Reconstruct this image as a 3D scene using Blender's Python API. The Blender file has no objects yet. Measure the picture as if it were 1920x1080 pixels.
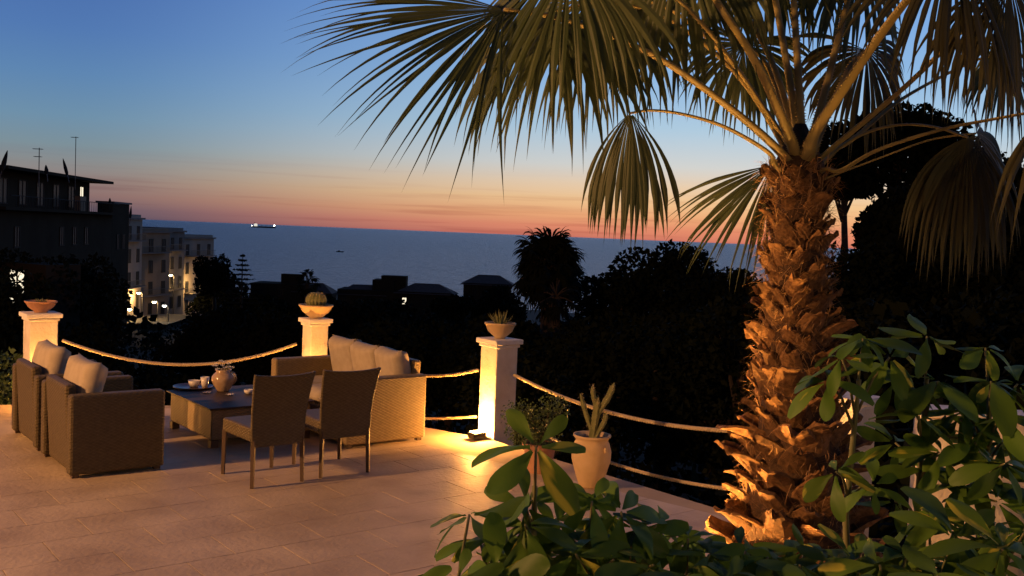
import bpy, bmesh, math, random
import numpy as np
from mathutils import Vector, Matrix

random.seed(7)
RNG = np.random.default_rng(7)
scene = bpy.context.scene
col = scene.collection
R = math.radians

# ------------------------------------------------------------------ camera
F = 1850.0                      # focal length in pixels of a 1920 px wide picture
ROLL = math.atan(0.041)
PITCH = math.atan(101.0 / F)
CAMZ = 2.0
_r0 = Vector((1, 0, 0))
_u0 = Vector((0, math.sin(PITCH), math.cos(PITCH)))
FWD = Vector((0, math.cos(PITCH), -math.sin(PITCH)))
RIGHT = math.cos(ROLL) * _r0 + math.sin(ROLL) * _u0
UP = -math.sin(ROLL) * _r0 + math.cos(ROLL) * _u0
cam_d = bpy.data.cameras.new('camera')
cam = bpy.data.objects.new('camera', cam_d)
col.objects.link(cam)
m = Matrix.Identity(4)
for i in range(3):
    m[i][0] = RIGHT[i]; m[i][1] = UP[i]; m[i][2] = -FWD[i]
m.translation = (0, 0, CAMZ)
cam.matrix_world = m
cam_d.sensor_width = 36.0
cam_d.lens = F / 1920 * 36.0
cam_d.clip_start = 0.05
cam_d.clip_end = 200000
scene.camera = cam

def ray(px, py):
    return (FWD * F + RIGHT * (px - 960) - UP * (py - 540))
def D(px, py, d):               # surveyed point: sight line of the photograph at ground distance d
    r = ray(px, py); t = d / r.y
    return Vector((r.x * t, d, CAMZ + r.z * t))
def G(px, py, z=0.0):
    r = ray(px, py); t = (z - CAMZ) / r.z
    return Vector((r.x * t, r.y * t, z))

# ------------------------------------------------------------------ world
def lin(c):
    return tuple(((v / 255) / 12.92 if v / 255 <= 0.04045 else ((v / 255 + 0.055) / 1.055) ** 2.4) for v in c)
world = bpy.data.worlds.new("World")
scene.world = world
world.use_nodes = True
nt = world.node_tree
nt.nodes.clear()
N = nt.nodes.new; LK = nt.links.new
def mth(op, a, b=None, c=None):
    n = N('ShaderNodeMath'); n.operation = op
    for i, v in enumerate((a, b, c)):
        if v is None: continue
        if isinstance(v, (int, float)): n.inputs[i].default_value = v
        else: LK(v, n.inputs[i])
    return n.outputs[0]
SUN_AZ = R(23)
tc = N('ShaderNodeTexCoord')
sep = N('ShaderNodeSeparateXYZ'); LK(tc.outputs['Generated'], sep.inputs[0])
zpos = mth('SQRT', mth('MAXIMUM', sep.outputs['Z'], 0.0))
hl = mth('SQRT', mth('ADD', mth('ADD', mth('MULTIPLY', sep.outputs['X'], sep.outputs['X']), mth('MULTIPLY', sep.outputs['Y'], sep.outputs['Y'])), 1e-6))
dot = mth('DIVIDE', mth('ADD', mth('MULTIPLY', sep.outputs['X'], math.sin(SUN_AZ)), mth('MULTIPLY', sep.outputs['Y'], math.cos(SUN_AZ))), hl)
def ramp(keys):
    n = N('ShaderNodeValToRGB'); cr = n.color_ramp
    cr.interpolation = 'LINEAR'
    while len(cr.elements) < len(keys): cr.elements.new(0.5)
    for e, (z, c) in zip(cr.elements, keys):
        e.position = math.sqrt(z); e.color = (*lin(c), 1)
    return n
A = ramp([(0, (206, 116, 98)), (.010, (230, 140, 106)), (.023, (240, 172, 120)), (.038, (244, 198, 144)), (.054, (234, 206, 174)),
          (.073, (212, 212, 208)), (.11, (176, 204, 224)), (.16, (146, 186, 226)), (.23, (118, 165, 224)), (.42, (76, 116, 182)), (1, (36, 54, 98))])
B = ramp([(0, (80, 78, 96)), (.008, (104, 90, 102)), (.02, (138, 110, 108)), (.034, (144, 126, 122)), (.048, (138, 138, 138)), (.066, (124, 144, 154)),
          (.092, (110, 144, 170)), (.13, (94, 134, 178)), (.17, (82, 121, 178)), (.23, (72, 107, 171)), (1, (28, 42, 76))])
for r_ in (A, B): LK(zpos, r_.inputs[0])
mr = N('ShaderNodeMapRange'); mr.interpolation_type = 'SMOOTHSTEP'
LK(dot, mr.inputs['Value'])
mr.inputs['From Min'].default_value = 0.67; mr.inputs['From Max'].default_value = 1.0
# faint cloud streaks low over the horizon
vm = N('ShaderNodeVectorMath'); vm.operation = 'MULTIPLY'; LK(tc.outputs['Generated'], vm.inputs[0]); vm.inputs[1].default_value = (3.0, 3.0, 110)
nz = N('ShaderNodeTexNoise'); LK(vm.outputs[0], nz.inputs['Vector']); nz.inputs['Scale'].default_value = 1.6; nz.inputs['Detail'].default_value = 5
st = N('ShaderNodeMapRange'); st.interpolation_type = 'SMOOTHSTEP'; LK(nz.outputs['Fac'], st.inputs['Value'])
st.inputs['From Min'].default_value = 0.5; st.inputs['From Max'].default_value = 0.72
lo = N('ShaderNodeMapRange'); LK(sep.outputs['Z'], lo.inputs['Value']); lo.interpolation_type = 'SMOOTHSTEP'
lo.inputs['From Min'].default_value = 0.075; lo.inputs['From Max'].default_value = 0.01
mix = N('ShaderNodeMix'); mix.data_type = 'RGBA'
LK(mr.outputs[0], mix.inputs['Factor']); LK(B.outputs[0], mix.inputs[6]); LK(A.outputs[0], mix.inputs[7])
mx2 = N('ShaderNodeMix'); mx2.data_type = 'RGBA'; mx2.blend_type = 'MULTIPLY'
LK(mth('MULTIPLY', mth('MULTIPLY', st.outputs[0], lo.outputs[0]), 0.8), mx2.inputs['Factor'])
LK(mix.outputs[2], mx2.inputs[6]); mx2.inputs[7].default_value = (0.78, 0.66, 0.70, 1)
dk = N('ShaderNodeMapRange'); dk.interpolation_type = 'SMOOTHSTEP'; LK(dot, dk.inputs['Value'])
dk.inputs['From Min'].default_value = -0.9; dk.inputs['From Max'].default_value = 0.62
dk.inputs['To Min'].default_value = 0.14; dk.inputs['To Max'].default_value = 1.0
mx3 = N('ShaderNodeMix'); mx3.data_type = 'RGBA'; mx3.blend_type = 'MULTIPLY'; mx3.inputs['Factor'].default_value = 1
cmb = N('ShaderNodeCombineColor')
for i in range(3): LK(dk.outputs[0], cmb.inputs[i])
LK(mx2.outputs[2], mx3.inputs[6]); LK(cmb.outputs[0], mx3.inputs[7])
bg = N('ShaderNodeBackground'); LK(mx3.outputs[2], bg.inputs[0]); bg.inputs[1].default_value = 1.0
wo = N('ShaderNodeOutputWorld'); LK(bg.outputs[0], wo.inputs[0])

# ------------------------------------------------------------------ lamps of the place
def lamp(name, loc, energy, color, radius=0.05, kind='POINT', target=None, spot=90, blend=0.6):
    l = bpy.data.lights.new(name, kind); l.energy = energy; l.color = color; l.shadow_soft_size = radius
    o = bpy.data.objects.new(name, l); o.location = loc; col.objects.link(o)
    if kind == 'SPOT':
        l.spot_size = R(spot); l.spot_blend = blend
        o.rotation_euler = (Vector(target) - Vector(loc)).to_track_quat('-Z', 'Y').to_euler()
    return o
# lantern on the house wall behind the camera, to the left
lamp('house_lantern', (-12.0, 1.2, 4.8), 7600, (1.0, 0.46, 0.17), 0.30)
# second lantern by the door, behind the camera to the right
lamp('house_lantern', (3.2, -2.6, 3.3), 190, (1.0, 0.58, 0.24), 0.20)

scene.view_settings.view_transform = 'Standard'
scene.view_settings.look = 'None'
scene.view_settings.exposure = 0.0
scene.view_settings.gamma = 1.0
scene.view_settings.use_curve_mapping = False
scene.cycles.max_bounces = 6
scene.cycles.diffuse_bounces = 3
scene.cycles.use_denoising = True
scene.cycles.sample_clamp_indirect = 4.0

# ------------------------------------------------------------------ helpers
class MB:
    def __init__(s): s.v = []; s.f = []; s.mi = []
    def add(s, vs, fs, k=0):
        o = len(s.v); s.v += [tuple(v) for v in vs]; s.f += [tuple(i + o for i in f) for f in fs]; s.mi += [k] * len(fs)
    def box(s, c, sz, mat=None, k=0):
        x, y, z = sz[0] / 2, sz[1] / 2, sz[2] / 2
        vs = [Vector((a * x, b * y, d * z)) for d in (-1, 1) for a, b in ((-1, -1), (1, -1), (1, 1), (-1, 1))]
        if mat is not None: vs = [mat @ v for v in vs]
        vs = [v + Vector(c) for v in vs]
        s.add(vs, [(3, 2, 1, 0), (4, 5, 6, 7), (0, 1, 5, 4), (1, 2, 6, 5), (2, 3, 7, 6), (3, 0, 4, 7)], k)
    def tube(s, pts, radii, n=8, flat=1.0, upv=None, cap=True, k=0):
        pts = [Vector(p) for p in pts]
        if isinstance(radii, (int, float)): radii = [radii] * len(pts)
        o = []
        prev = None
        for i, p in enumerate(pts):
            t = (pts[min(i + 1, len(pts) - 1)] - pts[max(i - 1, 0)]).normalized()
            ref = Vector(upv) if upv is not None else (prev if prev is not None else (Vector((0, 0, 1)) if abs(t.z) < 0.9 else Vector((1, 0, 0))))
            b = (ref - t * ref.dot(t)).normalized(); a = t.cross(b); prev = b
            for j in range(n):
                an = 2 * math.pi * j / n
                o.append(p + a * math.cos(an) * radii[i] + b * math.sin(an) * radii[i] * flat)
        fs = []
        for i in range(len(pts) - 1):
            for j in range(n):
                fs.append((i * n + j, i * n + (j + 1) % n, (i + 1) * n + (j + 1) % n, (i + 1) * n + j))
        if cap:
            fs.append(tuple(range(n - 1, -1, -1))); fs.append(tuple((len(pts) - 1) * n + j for j in range(n)))
        s.add(o, fs, k)
    def lathe(s, prof, n=24, c=(0, 0, 0), k=0):
        o = []
        for r, z in prof:
            for j in range(n):
                an = 2 * math.pi * j / n
                o.append((c[0] + r * math.cos(an), c[1] + r * math.sin(an), c[2] + z))
        fs = [(i * n + j, i * n + (j + 1) % n, (i + 1) * n + (j + 1) % n, (i + 1) * n + j) for i in range(len(prof) - 1) for j in range(n)]
        s.add(o, fs, k)
    def prism(s, poly, z0, z1, k=0):
        n = len(poly)
        s.add([(p[0], p[1], z0) for p in poly] + [(p[0], p[1], z1) for p in poly],
              [tuple(range(n - 1, -1, -1)), tuple(range(n, 2 * n))] + [(i, (i + 1) % n, n + (i + 1) % n, n + i) for i in range(n)], k)
    def mesh(s, name, mats, smooth=False):
        me = bpy.data.meshes.new(name); me.from_pydata(s.v, [], s.f)
        mats = mats if isinstance(mats, (list, tuple)) else [mats]
        for x in mats: me.materials.append(x)
        if len(mats) > 1: me.polygons.foreach_set('material_index', s.mi)
        if smooth: me.polygons.foreach_set('use_smooth', [True] * len(me.polygons))
        me.update(); return me
    def build(s, name, mats, parent=None, loc=(0, 0, 0), smooth=False):
        return link(name, s.mesh(name, mats, smooth), parent, loc)
def link(name, me, parent=None, loc=(0, 0, 0), mat=None):
    o = bpy.data.objects.new(name, me); col.objects.link(o)
    o.parent = parent
    if mat is not None: o.matrix_local = mat
    else: o.location = loc
    return o
def tag(o, label=None, cat=None, group=None, kind=None):
    if label: o['label'] = label
    if cat: o['category'] = cat
    if group: o['group'] = group
    if kind: o['kind'] = kind
    return o
def thing(name, label, cat, loc, rz=0, group=None):
    o = bpy.data.objects.new(name, None); col.objects.link(o)
    o.location = loc; o.rotation_euler = (0, 0, rz); o.empty_display_size = 0.1
    return tag(o, label, cat, group)
def copy_tree(o, parent=None):
    c = o.copy(); col.objects.link(c); c.parent = parent
    for ch in list(o.children): copy_tree(ch, c)
    return c
def rbox(name, mat, parent, c, sz, bev=0.02, rot=None, seg=2):
    bm = bmesh.new(); bmesh.ops.create_cube(bm, size=1)
    bmesh.ops.scale(bm, vec=sz, verts=bm.verts)
    bmesh.ops.bevel(bm, geom=bm.edges[:], offset=bev, segments=seg, affect='EDGES', profile=0.5)
    me = bpy.data.meshes.new(name); bm.to_mesh(me); bm.free(); me.materials.append(mat)
    mm = Matrix.Translation(c)
    if rot is not None: mm = mm @ rot
    return link(name, me, parent, mat=mm)
def pillow(name, mat, parent, c, sz, rot=None, nx=14, sag=0.0, seed=0):
    # stuffed cushion: two bulged sheets meeting in a seam
    rr = random.Random(seed)
    w, h, t = sz; vs = []; fs = []
    k1, k2, k3 = rr.uniform(0, 6), rr.uniform(0, 6), rr.uniform(.7, 1.3)
    for side in (1, -1):
        for j in range(nx + 1):
            for i in range(nx + 1):
                u = i / nx * 2 - 1; v = j / nx * 2 - 1
                e = max(0, (1 - abs(u) ** 9)) ** .5 * max(0, (1 - abs(v) ** 9)) ** .5
                px_ = u * w / 2 * (1 - .012 * (1 - abs(v) ** 3)); pz_ = v * h / 2 * (1 - .012 * (1 - abs(u) ** 3))
                pz_ -= sag * (1 - abs(u) ** 2) * max(0, v)
                bump_ = 1 + .07 * math.sin(3 * u * k3 + k1) * math.sin(2.6 * v + k2)
                vs.append((px_, side * t / 2 * e * bump_, pz_))
    n = nx + 1
    for s_ in range(2):
        for j in range(nx):
            for i in range(nx):
                a = s_ * n * n + j * n + i
                q = (a, a + 1, a + n + 1, a + n)
                fs.append(q if s_ else q[::-1])
    mb = MB(); mb.add(vs, fs)
    me = mb.mesh(name, mat, True)
    bm = bmesh.new(); bm.from_mesh(me); bmesh.ops.remove_doubles(bm, verts=bm.verts, dist=1e-4); bm.to_mesh(me); bm.free()
    mm = Matrix.Translation(c)
    if rot is not None: mm = mm @ rot
    return link(name, me, parent, mat=mm)

def mat(name, c, rough=0.7, c2=None, scale=8.0, bump=0.0, bscale=None, spec=0.3, emit=None, es=1.0, trans=0.0, rnd=0.0, detail=6, metal=0.0, place=False):
    M = bpy.data.materials.new(name); M.use_nodes = True
    t = M.node_tree; b = t.nodes['Principled BSDF']
    b.inputs['Roughness'].default_value = rough; b.inputs['Specular IOR Level'].default_value = spec
    b.inputs['Base Color'].default_value = (*c, 1); b.inputs['Metallic'].default_value = metal
    tc = t.nodes.new('ShaderNodeTexCoord'); src = tc.outputs['Object']
    if place: src = t.nodes.new('ShaderNodeNewGeometry').outputs['Position']
    last = None
    if c2 is not None:
        n = t.nodes.new('ShaderNodeTexNoise'); n.inputs['Scale'].default_value = scale; n.inputs['Detail'].default_value = detail
        t.links.new(src, n.inputs['Vector'])
        r = t.nodes.new('ShaderNodeValToRGB'); r.color_ramp.elements[0].position = .33; r.color_ramp.elements[1].position = .67
        r.color_ramp.elements[0].color = (*c, 1); r.color_ramp.elements[1].color = (*c2, 1)
        t.links.new(n.outputs['Fac'], r.inputs[0]); last = r.outputs[0]
    if rnd > 0:
        oi = t.nodes.new('ShaderNodeObjectInfo'); mr_ = t.nodes.new('ShaderNodeMapRange')
        mr_.inputs['To Min'].default_value = 1 - rnd; mr_.inputs['To Max'].default_value = 1 + rnd
        t.links.new(oi.outputs['Random'], mr_.inputs['Value'])
        hs = t.nodes.new('ShaderNodeHueSaturation'); t.links.new(mr_.outputs[0], hs.inputs['Value'])
        if last: t.links.new(last, hs.inputs['Color'])
        else: hs.inputs['Color'].default_value = (*c, 1)
        last = hs.outputs[0]
    if last: t.links.new(last, b.inputs['Base Color'])
    if bump > 0:
        n2 = t.nodes.new('ShaderNodeTexNoise'); n2.inputs['Scale'].default_value = bscale or scale * 4; n2.inputs['Detail'].default_value = 5
        t.links.new(src, n2.inputs['Vector'])
        bp = t.nodes.new('ShaderNodeBump'); bp.inputs['Strength'].default_value = bump; bp.inputs['Distance'].default_value = 0.02
        t.links.new(n2.outputs['Fac'], bp.inputs['Height']); t.links.new(bp.outputs[0], b.inputs['Normal'])
    if emit:
        b.inputs['Emission Color'].default_value = (*emit, 1); b.inputs['Emission Strength'].default_value = es
    if trans > 0:
        out = t.nodes['Material Output']; tr = t.nodes.new('ShaderNodeBsdfTranslucent'); ms = t.nodes.new('ShaderNodeMixShader')
        ms.inputs[0].default_value = trans
        if last: t.links.new(last, tr.inputs['Color'])
        else: tr.inputs['Color'].default_value = (*c, 1)
        t.links.new(b.outputs[0], ms.inputs[1]); t.links.new(tr.outputs[0], ms.inputs[2]); t.links.new(ms.outputs[0], out.inputs[0])
    return M

def wicker(name, c, c2, p=0.022, q=0.045):
    M = bpy.data.materials.new(name); M.use_nodes = True
    t = M.node_tree; b = t.nodes['Principled BSDF']; b.inputs['Roughness'].default_value = .55; b.inputs['Specular IOR Level'].default_value = .35
    tc = t.nodes.new('ShaderNodeTexCoord'); sp = t.nodes.new('ShaderNodeSeparateXYZ'); t.links.new(tc.outputs['Object'], sp.inputs[0])
    def mm(op, a, b_=None):
        n = t.nodes.new('ShaderNodeMath'); n.operation = op
        for i, v in enumerate((a, b_)):
            if v is None: continue
            if isinstance(v, (int, float)): n.inputs[i].default_value = v
            else: t.links.new(v, n.inputs[i])
        return n.outputs[0]
    xy = mm('ADD', sp.outputs[0], sp.outputs[1])
    s1 = mm('SINE', mm('MULTIPLY', sp.outputs[2], math.pi / p))
    s2 = mm('SINE', mm('MULTIPLY', xy, math.pi / q))
    h = mm('ADD', mm('MULTIPLY', mm('MULTIPLY', s1, s2), .5), mm('MULTIPLY', mm('ABSOLUTE', s1), .5))
    nz = t.nodes.new('ShaderNodeTexNoise'); nz.inputs['Scale'].default_value = 30; t.links.new(tc.outputs['Object'], nz.inputs['Vector'])
    f = mm('ADD', mm('MULTIPLY', h, .35), mm('MULTIPLY', nz.outputs['Fac'], .9))
    r = t.nodes.new('ShaderNodeValToRGB'); r.color_ramp.elements[0].position = .2; r.color_ramp.elements[1].position = .85
    r.color_ramp.elements[0].color = (*c, 1); r.color_ramp.elements[1].color = (*c2, 1)
    t.links.new(f, r.inputs[0]); t.links.new(r.outputs[0], b.inputs['Base Color'])
    bp = t.nodes.new('ShaderNodeBump'); bp.inputs['Strength'].default_value = .7; bp.inputs['Distance'].default_value = .006
    t.links.new(h, bp.inputs['Height']); t.links.new(bp.outputs[0], b.inputs['Normal'])
    return M

def variegated(name, g, y, amt):
    # green leaf with cream-yellow patches running along the blade (leaf-local coordinates)
    M = mat(name, g, rough=.5, spec=.22)
    t = M.node_tree; b = t.nodes['Principled BSDF']
    tc = t.nodes.new('ShaderNodeTexCoord'); oi = t.nodes.new('ShaderNodeObjectInfo')
    va = t.nodes.new('ShaderNodeVectorMath'); va.operation = 'MULTIPLY'; va.inputs[1].default_value = (4.5, 1.1, 0); t.links.new(tc.outputs['Object'], va.inputs[0])
    vb = t.nodes.new('ShaderNodeVectorMath'); vb.operation = 'ADD'; t.links.new(va.outputs[0], vb.inputs[0])
    cx = t.nodes.new('ShaderNodeCombineXYZ'); ml = t.nodes.new('ShaderNodeMath'); ml.operation = 'MULTIPLY'; ml.inputs[1].default_value = 50
    t.links.new(oi.outputs['Random'], ml.inputs[0]); t.links.new(ml.outputs[0], cx.inputs[2]); t.links.new(cx.outputs[0], vb.inputs[1])
    n = t.nodes.new('ShaderNodeTexNoise'); n.inputs['Scale'].default_value = 1; n.inputs['Detail'].default_value = 2; t.links.new(vb.outputs[0], n.inputs['Vector'])
    r = t.nodes.new('ShaderNodeValToRGB'); e = r.color_ramp.elements
    e[0].position = amt; e[1].position = amt + .07; e[0].color = (*g, 1); e[1].color = (*y, 1)
    t.links.new(n.outputs['Fac'], r.inputs[0])
    hs = t.nodes.new('ShaderNodeHueSaturation'); mr_ = t.nodes.new('ShaderNodeMapRange'); mr_.inputs['To Min'].default_value = .7; mr_.inputs['To Max'].default_value = 1.35
    t.links.new(oi.outputs['Random'], mr_.inputs[0]); t.links.new(mr_.outputs[0], hs.inputs['Value']); t.links.new(r.outputs[0], hs.inputs['Color'])
    t.links.new(hs.outputs[0], b.inputs['Base Color'])
    out = t.nodes['Material Output']; tr = t.nodes.new('ShaderNodeBsdfTranslucent'); ms = t.nodes.new('ShaderNodeMixShader'); ms.inputs[0].default_value = .35
    t.links.new(hs.outputs[0], tr.inputs[0]); t.links.new(b.outputs[0], ms.inputs[1]); t.links.new(tr.outputs[0], ms.inputs[2]); t.links.new(ms.outputs[0], out.inputs[0])
    return M

M = {}
M['tile'] = mat('pale_stone_tile', (.38, .29, .185), .58, (.56, .445, .29), 1.9, .35, 26, rnd=.03, detail=12, place=True)
M['joint'] = mat('tile_joint', (.36, .28, .185), .9, (.43, .34, .23), 3, place=True)
M['render'] = mat('white_render', (.64, .565, .44), .85, (.79, .72, .60), 5, .35, 40, detail=9)
M['render_cap'] = mat('cap_stone', (.72, .68, .60), .8, (.80, .76, .69), 12, .35, 60)
M['rope'] = mat('manila_rope', (.42, .33, .20), .85, (.58, .48, .32), 90, .4, 200)
M['wick'] = wicker('brown_wicker', (.075, .056, .026), (.125, .094, .045), .013, .026)
M['wick_light'] = wicker('tan_wicker', (.20, .145, .065), (.30, .22, .105), .013, .026)
M['leg'] = mat('brown_leg', (.09, .06, .04), .5)
M['cush'] = mat('cream_cushion', (.38, .32, .235), .9, (.44, .375, .28), 14, .15, 120)
M['glass'] = mat('smoked_glass', (.075, .055, .042), .5, spec=.1)
M['terra'] = mat('terracotta', (.40, .20, .11), .8, (.50, .27, .16), 12, .2, 60)
M['palepot'] = mat('pale_terracotta', (.52, .37, .19), .8, (.60, .44, .25), 9, .2, 50)
M['soil'] = mat('soil', (.05, .035, .025), .95, (.09, .065, .045), 40, .6, 90)
M['cactus'] = mat('cactus_green', (.13, .14, .05), .7, (.20, .20, .08), 20, .3, 80)
M['spine'] = mat('cactus_spine', (.55, .46, .28), .7)
M['bush'] = mat('small_leaf', (.05, .085, .025), .5, trans=.2, c2=(.09, .13, .04), scale=6)
M['ceramic'] = mat('glazed_ceramic', (.34, .22, .12), .15, (.46, .34, .22), 14, spec=.6)
M['china'] = mat('white_china', (.70, .66, .60), .25, spec=.5)
M['petal'] = mat('white_petal', (.72, .72, .66), .6, trans=.3)
M['plate'] = mat('dark_plate', (.13, .07, .05), .3, spec=.5)
M['lampbody'] = mat('lamp_body', (.04, .04, .04), .4, metal=.6)
M['glow'] = mat('lamp_glass', (1, .75, .35), .3, emit=(1, .70, .28), es=30)
M['boot'] = mat('palm_leaf_base', (.105, .054, .020), .85, (.29, .155, .060), 7, .5, 60, rnd=.35)
M['bark'] = mat('palm_trunk_core', (.045, .026, .014), .95, (.10, .058, .03), 14, .7, 50)
M['fibre'] = mat('palm_fibre', (.26, .15, .065), .9, (.40, .25, .12), 5)
M['frond'] = mat('palm_frond', (.045, .070, .026), .5, (.088, .112, .042), 2.5, trans=.25, rnd=.2)
M['dryfrond'] = mat('dry_palm_frond', (.058, .062, .026), .6, (.10, .095, .042), 3, trans=.25, rnd=.2)
M['petiole'] = mat('palm_leaf_stalk', (.26, .22, .075), .5, (.36, .29, .11), 4, spec=.35)
M['leaf'] = variegated('umbrella_leaf', (.078, .155, .020), (.38, .38, .04), .80)
M['leafv'] = variegated('variegated_umbrella_leaf', (.09, .165, .020), (.44, .42, .05), .56)
M['stemg'] = mat('shrub_stem', (.11, .12, .045), .6, (.17, .16, .07), 20)
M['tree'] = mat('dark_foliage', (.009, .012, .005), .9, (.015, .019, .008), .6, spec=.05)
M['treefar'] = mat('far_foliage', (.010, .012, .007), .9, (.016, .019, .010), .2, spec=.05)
M['wood'] = mat('tree_bark', (.05, .038, .028), .9, (.08, .06, .045), 3)
M['land'] = mat('hillside_ground', (.012, .012, .007), .95, (.020, .018, .010), .3, .3, 2)
M['grass'] = mat('hedge_leaf', (.045, .075, .025), .6, (.07, .11, .035), 3, trans=.2)
M['asph'] = mat('street_asphalt', (.05, .05, .05), .8, (.07, .065, .06), 1)
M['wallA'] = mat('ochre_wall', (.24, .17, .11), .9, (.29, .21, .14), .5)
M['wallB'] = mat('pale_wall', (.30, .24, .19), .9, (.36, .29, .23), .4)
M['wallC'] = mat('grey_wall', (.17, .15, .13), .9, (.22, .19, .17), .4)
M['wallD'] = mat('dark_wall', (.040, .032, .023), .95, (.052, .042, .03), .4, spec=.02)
M['roof'] = mat('roof_tile', (.09, .06, .045), .85, (.13, .085, .065), 2)
M['shut'] = mat('shutter', (.05, .043, .035), .8, spec=.1)
M['pane'] = mat('window_pane', (.02, .022, .026), .45, spec=.15)
M['lit'] = mat('lit_window', (.9, .85, .7), .4, emit=(1, .86, .62), es=1.3)
M['bulb'] = mat('street_bulb', (1, .9, .6), .4, emit=(1, .82, .45), es=26)
M['bulbw'] = mat('white_bulb', (1, 1, .95), .4, emit=(1, .96, .85), es=14)
M['metal'] = mat('dark_metal', (.10, .10, .11), .5, metal=.5)
M['canvas'] = mat('dark_canvas', (.03, .03, .03), .9)
M['hull'] = mat('ship_hull', (.03, .03, .04), .6)
M['deckwhite'] = mat('ship_deckhouse', (.6, .6, .58), .6, emit=(1, .95, .8), es=.75)

# ------------------------------------------------------------------ ground, sea
def interp(y, tab):
    return float(np.interp(y, [a for a, b in tab], [b for a, b in tab]))
LAND = [(0, -2.6), (9, -2.6), (15, -4), (40, -8), (80, -10.5), (140, -13), (200, -20), (300, -29), (540, -41), (575, -42.1), (700, -46), (2000, -60)]
RISE = [(0, 0), (12, 1.5), (20, 4), (50, 10), (90, 9), (160, 6), (260, 0)]
def land(x, y):
    z = interp(y, LAND)
    s = min(1, max(0, (x / max(y, 4) - .17) / .25)); s = s * s * (3 - 2 * s)
    z += s * interp(y, RISE)
    s = min(1, max(0, (-x / max(y, 4) - .30) / .2)); z += s * interp(y, [(0, 0), (30, 2), (100, 4), (300, 2), (540, 0)])
    return z + .35 * math.sin(x * .21 + y * .13) * min(1, y / 40)
ys = list(np.concatenate([np.linspace(-30, 20, 11), np.linspace(24, 100, 20), np.geomspace(106, 760, 28)]))
mb = MB(); nx = 61; vs = []
for y in ys:
    for i in range(nx):
        u = (i / (nx - 1) * 2 - 1); x = (abs(u) ** 1.5 * (1 if u > 0 else -1)) * (60 + max(y, 0) * 1.0)
        vs.append((x, y, land(x, y)))
mb.add(vs, [(j * nx + i, j * nx + i + 1, (j + 1) * nx + i + 1, (j + 1) * nx + i) for j in range(len(ys) - 1) for i in range(nx - 1)])
tag(mb.build('hillside', M['land'], smooth=True), kind='structure')

Mw = bpy.data.materials.new('sea_water'); Mw.use_nodes = True
t = Mw.node_tree; b = t.nodes['Principled BSDF']
b.inputs['Base Color'].default_value = (.12, .22, .32, 1); b.inputs['Roughness'].default_value = .30; b.inputs['IOR'].default_value = 1.33
tcw = t.nodes.new('ShaderNodeTexCoord')
mp = t.nodes.new('ShaderNodeMapping'); mp.inputs['Scale'].default_value = (.035, .09, 1); mp.inputs['Rotation'].default_value = (0, 0, .25)
t.links.new(tcw.outputs['Object'], mp.inputs[0])
n1 = t.nodes.new('ShaderNodeTexNoise'); n1.inputs['Scale'].default_value = 1; n1.inputs['Detail'].default_value = 8; n1.inputs['Roughness'].default_value = .62
t.links.new(mp.outputs[0], n1.inputs['Vector'])
bp = t.nodes.new('ShaderNodeBump'); bp.inputs['Strength'].default_value = 1.0; bp.inputs['Distance'].default_value = 15.0
t.links.new(n1.outputs['Fac'], bp.inputs['Height']); t.links.new(bp.outputs[0], b.inputs['Normal'])
mp2 = t.nodes.new('ShaderNodeMapping'); mp2.inputs['Scale'].default_value = (.006, .03, 1); mp2.inputs['Rotation'].default_value = (0, 0, .12)
t.links.new(tcw.outputs['Object'], mp2.inputs[0])
n3 = t.nodes.new('ShaderNodeTexNoise'); n3.inputs['Detail'].default_value = 6; n3.inputs['Roughness'].default_value = .7; t.links.new(mp2.outputs[0], n3.inputs['Vector'])
r3 = t.nodes.new('ShaderNodeValToRGB'); r3.color_ramp.elements[0].position = .35; r3.color_ramp.elements[1].position = .66
r3.color_ramp.elements[0].color = (.07, .15, .24, 1); r3.color_ramp.elements[1].color = (.18, .31, .43, 1)
t.links.new(n3.outputs['Fac'], r3.inputs[0]); t.links.new(r3.outputs[0], b.inputs['Base Color'])
SEA = -42.0
mb = MB(); rs = [0, 300, 800, 2500, 9000, 30000, 90000]; n = 64; vs = [(0, 0, SEA)]
for r_ in rs[1:]:
    vs += [(r_ * math.cos(2 * math.pi * j / n), r_ * math.sin(2 * math.pi * j / n), SEA) for j in range(n)]
fs = [(0, 1 + j, 1 + (j + 1) % n) for j in range(n)]
for k in range(len(rs) - 2):
    a = 1 + k * n
    fs += [(a + j, a + n + j, a + n + (j + 1) % n, a + (j + 1) % n) for j in range(n)]
mb.add(vs, fs); tag(mb.build('sea', Mw), kind='structure')

# ------------------------------------------------------------------ terrace
C1 = Vector((-4.98, 10.42, 0)); C2 = Vector((-2.19, 11.05, 0)); C3 = Vector((-0.10, 9.70, 0)); C4 = Vector((2.41, 6.90, 0))
GA = R(38.5)                                    # the paving grid, the columns and the furniture share this angle
gx = Vector((math.cos(GA), math.sin(GA), 0)); gy = Vector((-math.sin(GA), math.cos(GA), 0))
E1 = G(1040, 860); E2 = G(1340, 950)
ed = (E2 - E1).normalized()
P_c3 = E1 - ed * (E1.y - 9.62) / ed.y if False else E1 + ed * ((9.55 - E1.y) / ed.y)
P_c4 = E1 + ed * ((6.55 - E1.y) / ed.y)
poly = [(-9.5, 9.95), (-5.0, 10.30), (-2.3, 10.98), (P_c3.x, P_c3.y + .05), (P_c4.x, P_c4.y), (4.6, 4.6), (5.5, -3.5), (-9.5, -3.5)]
poly = poly[::-1]                                # counter clockwise
terr = MB(); terr.prism(poly, -4.2, -0.012)
terrace = terr.build('terrace', M['joint']); tag(terrace, kind='structure')
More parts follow.
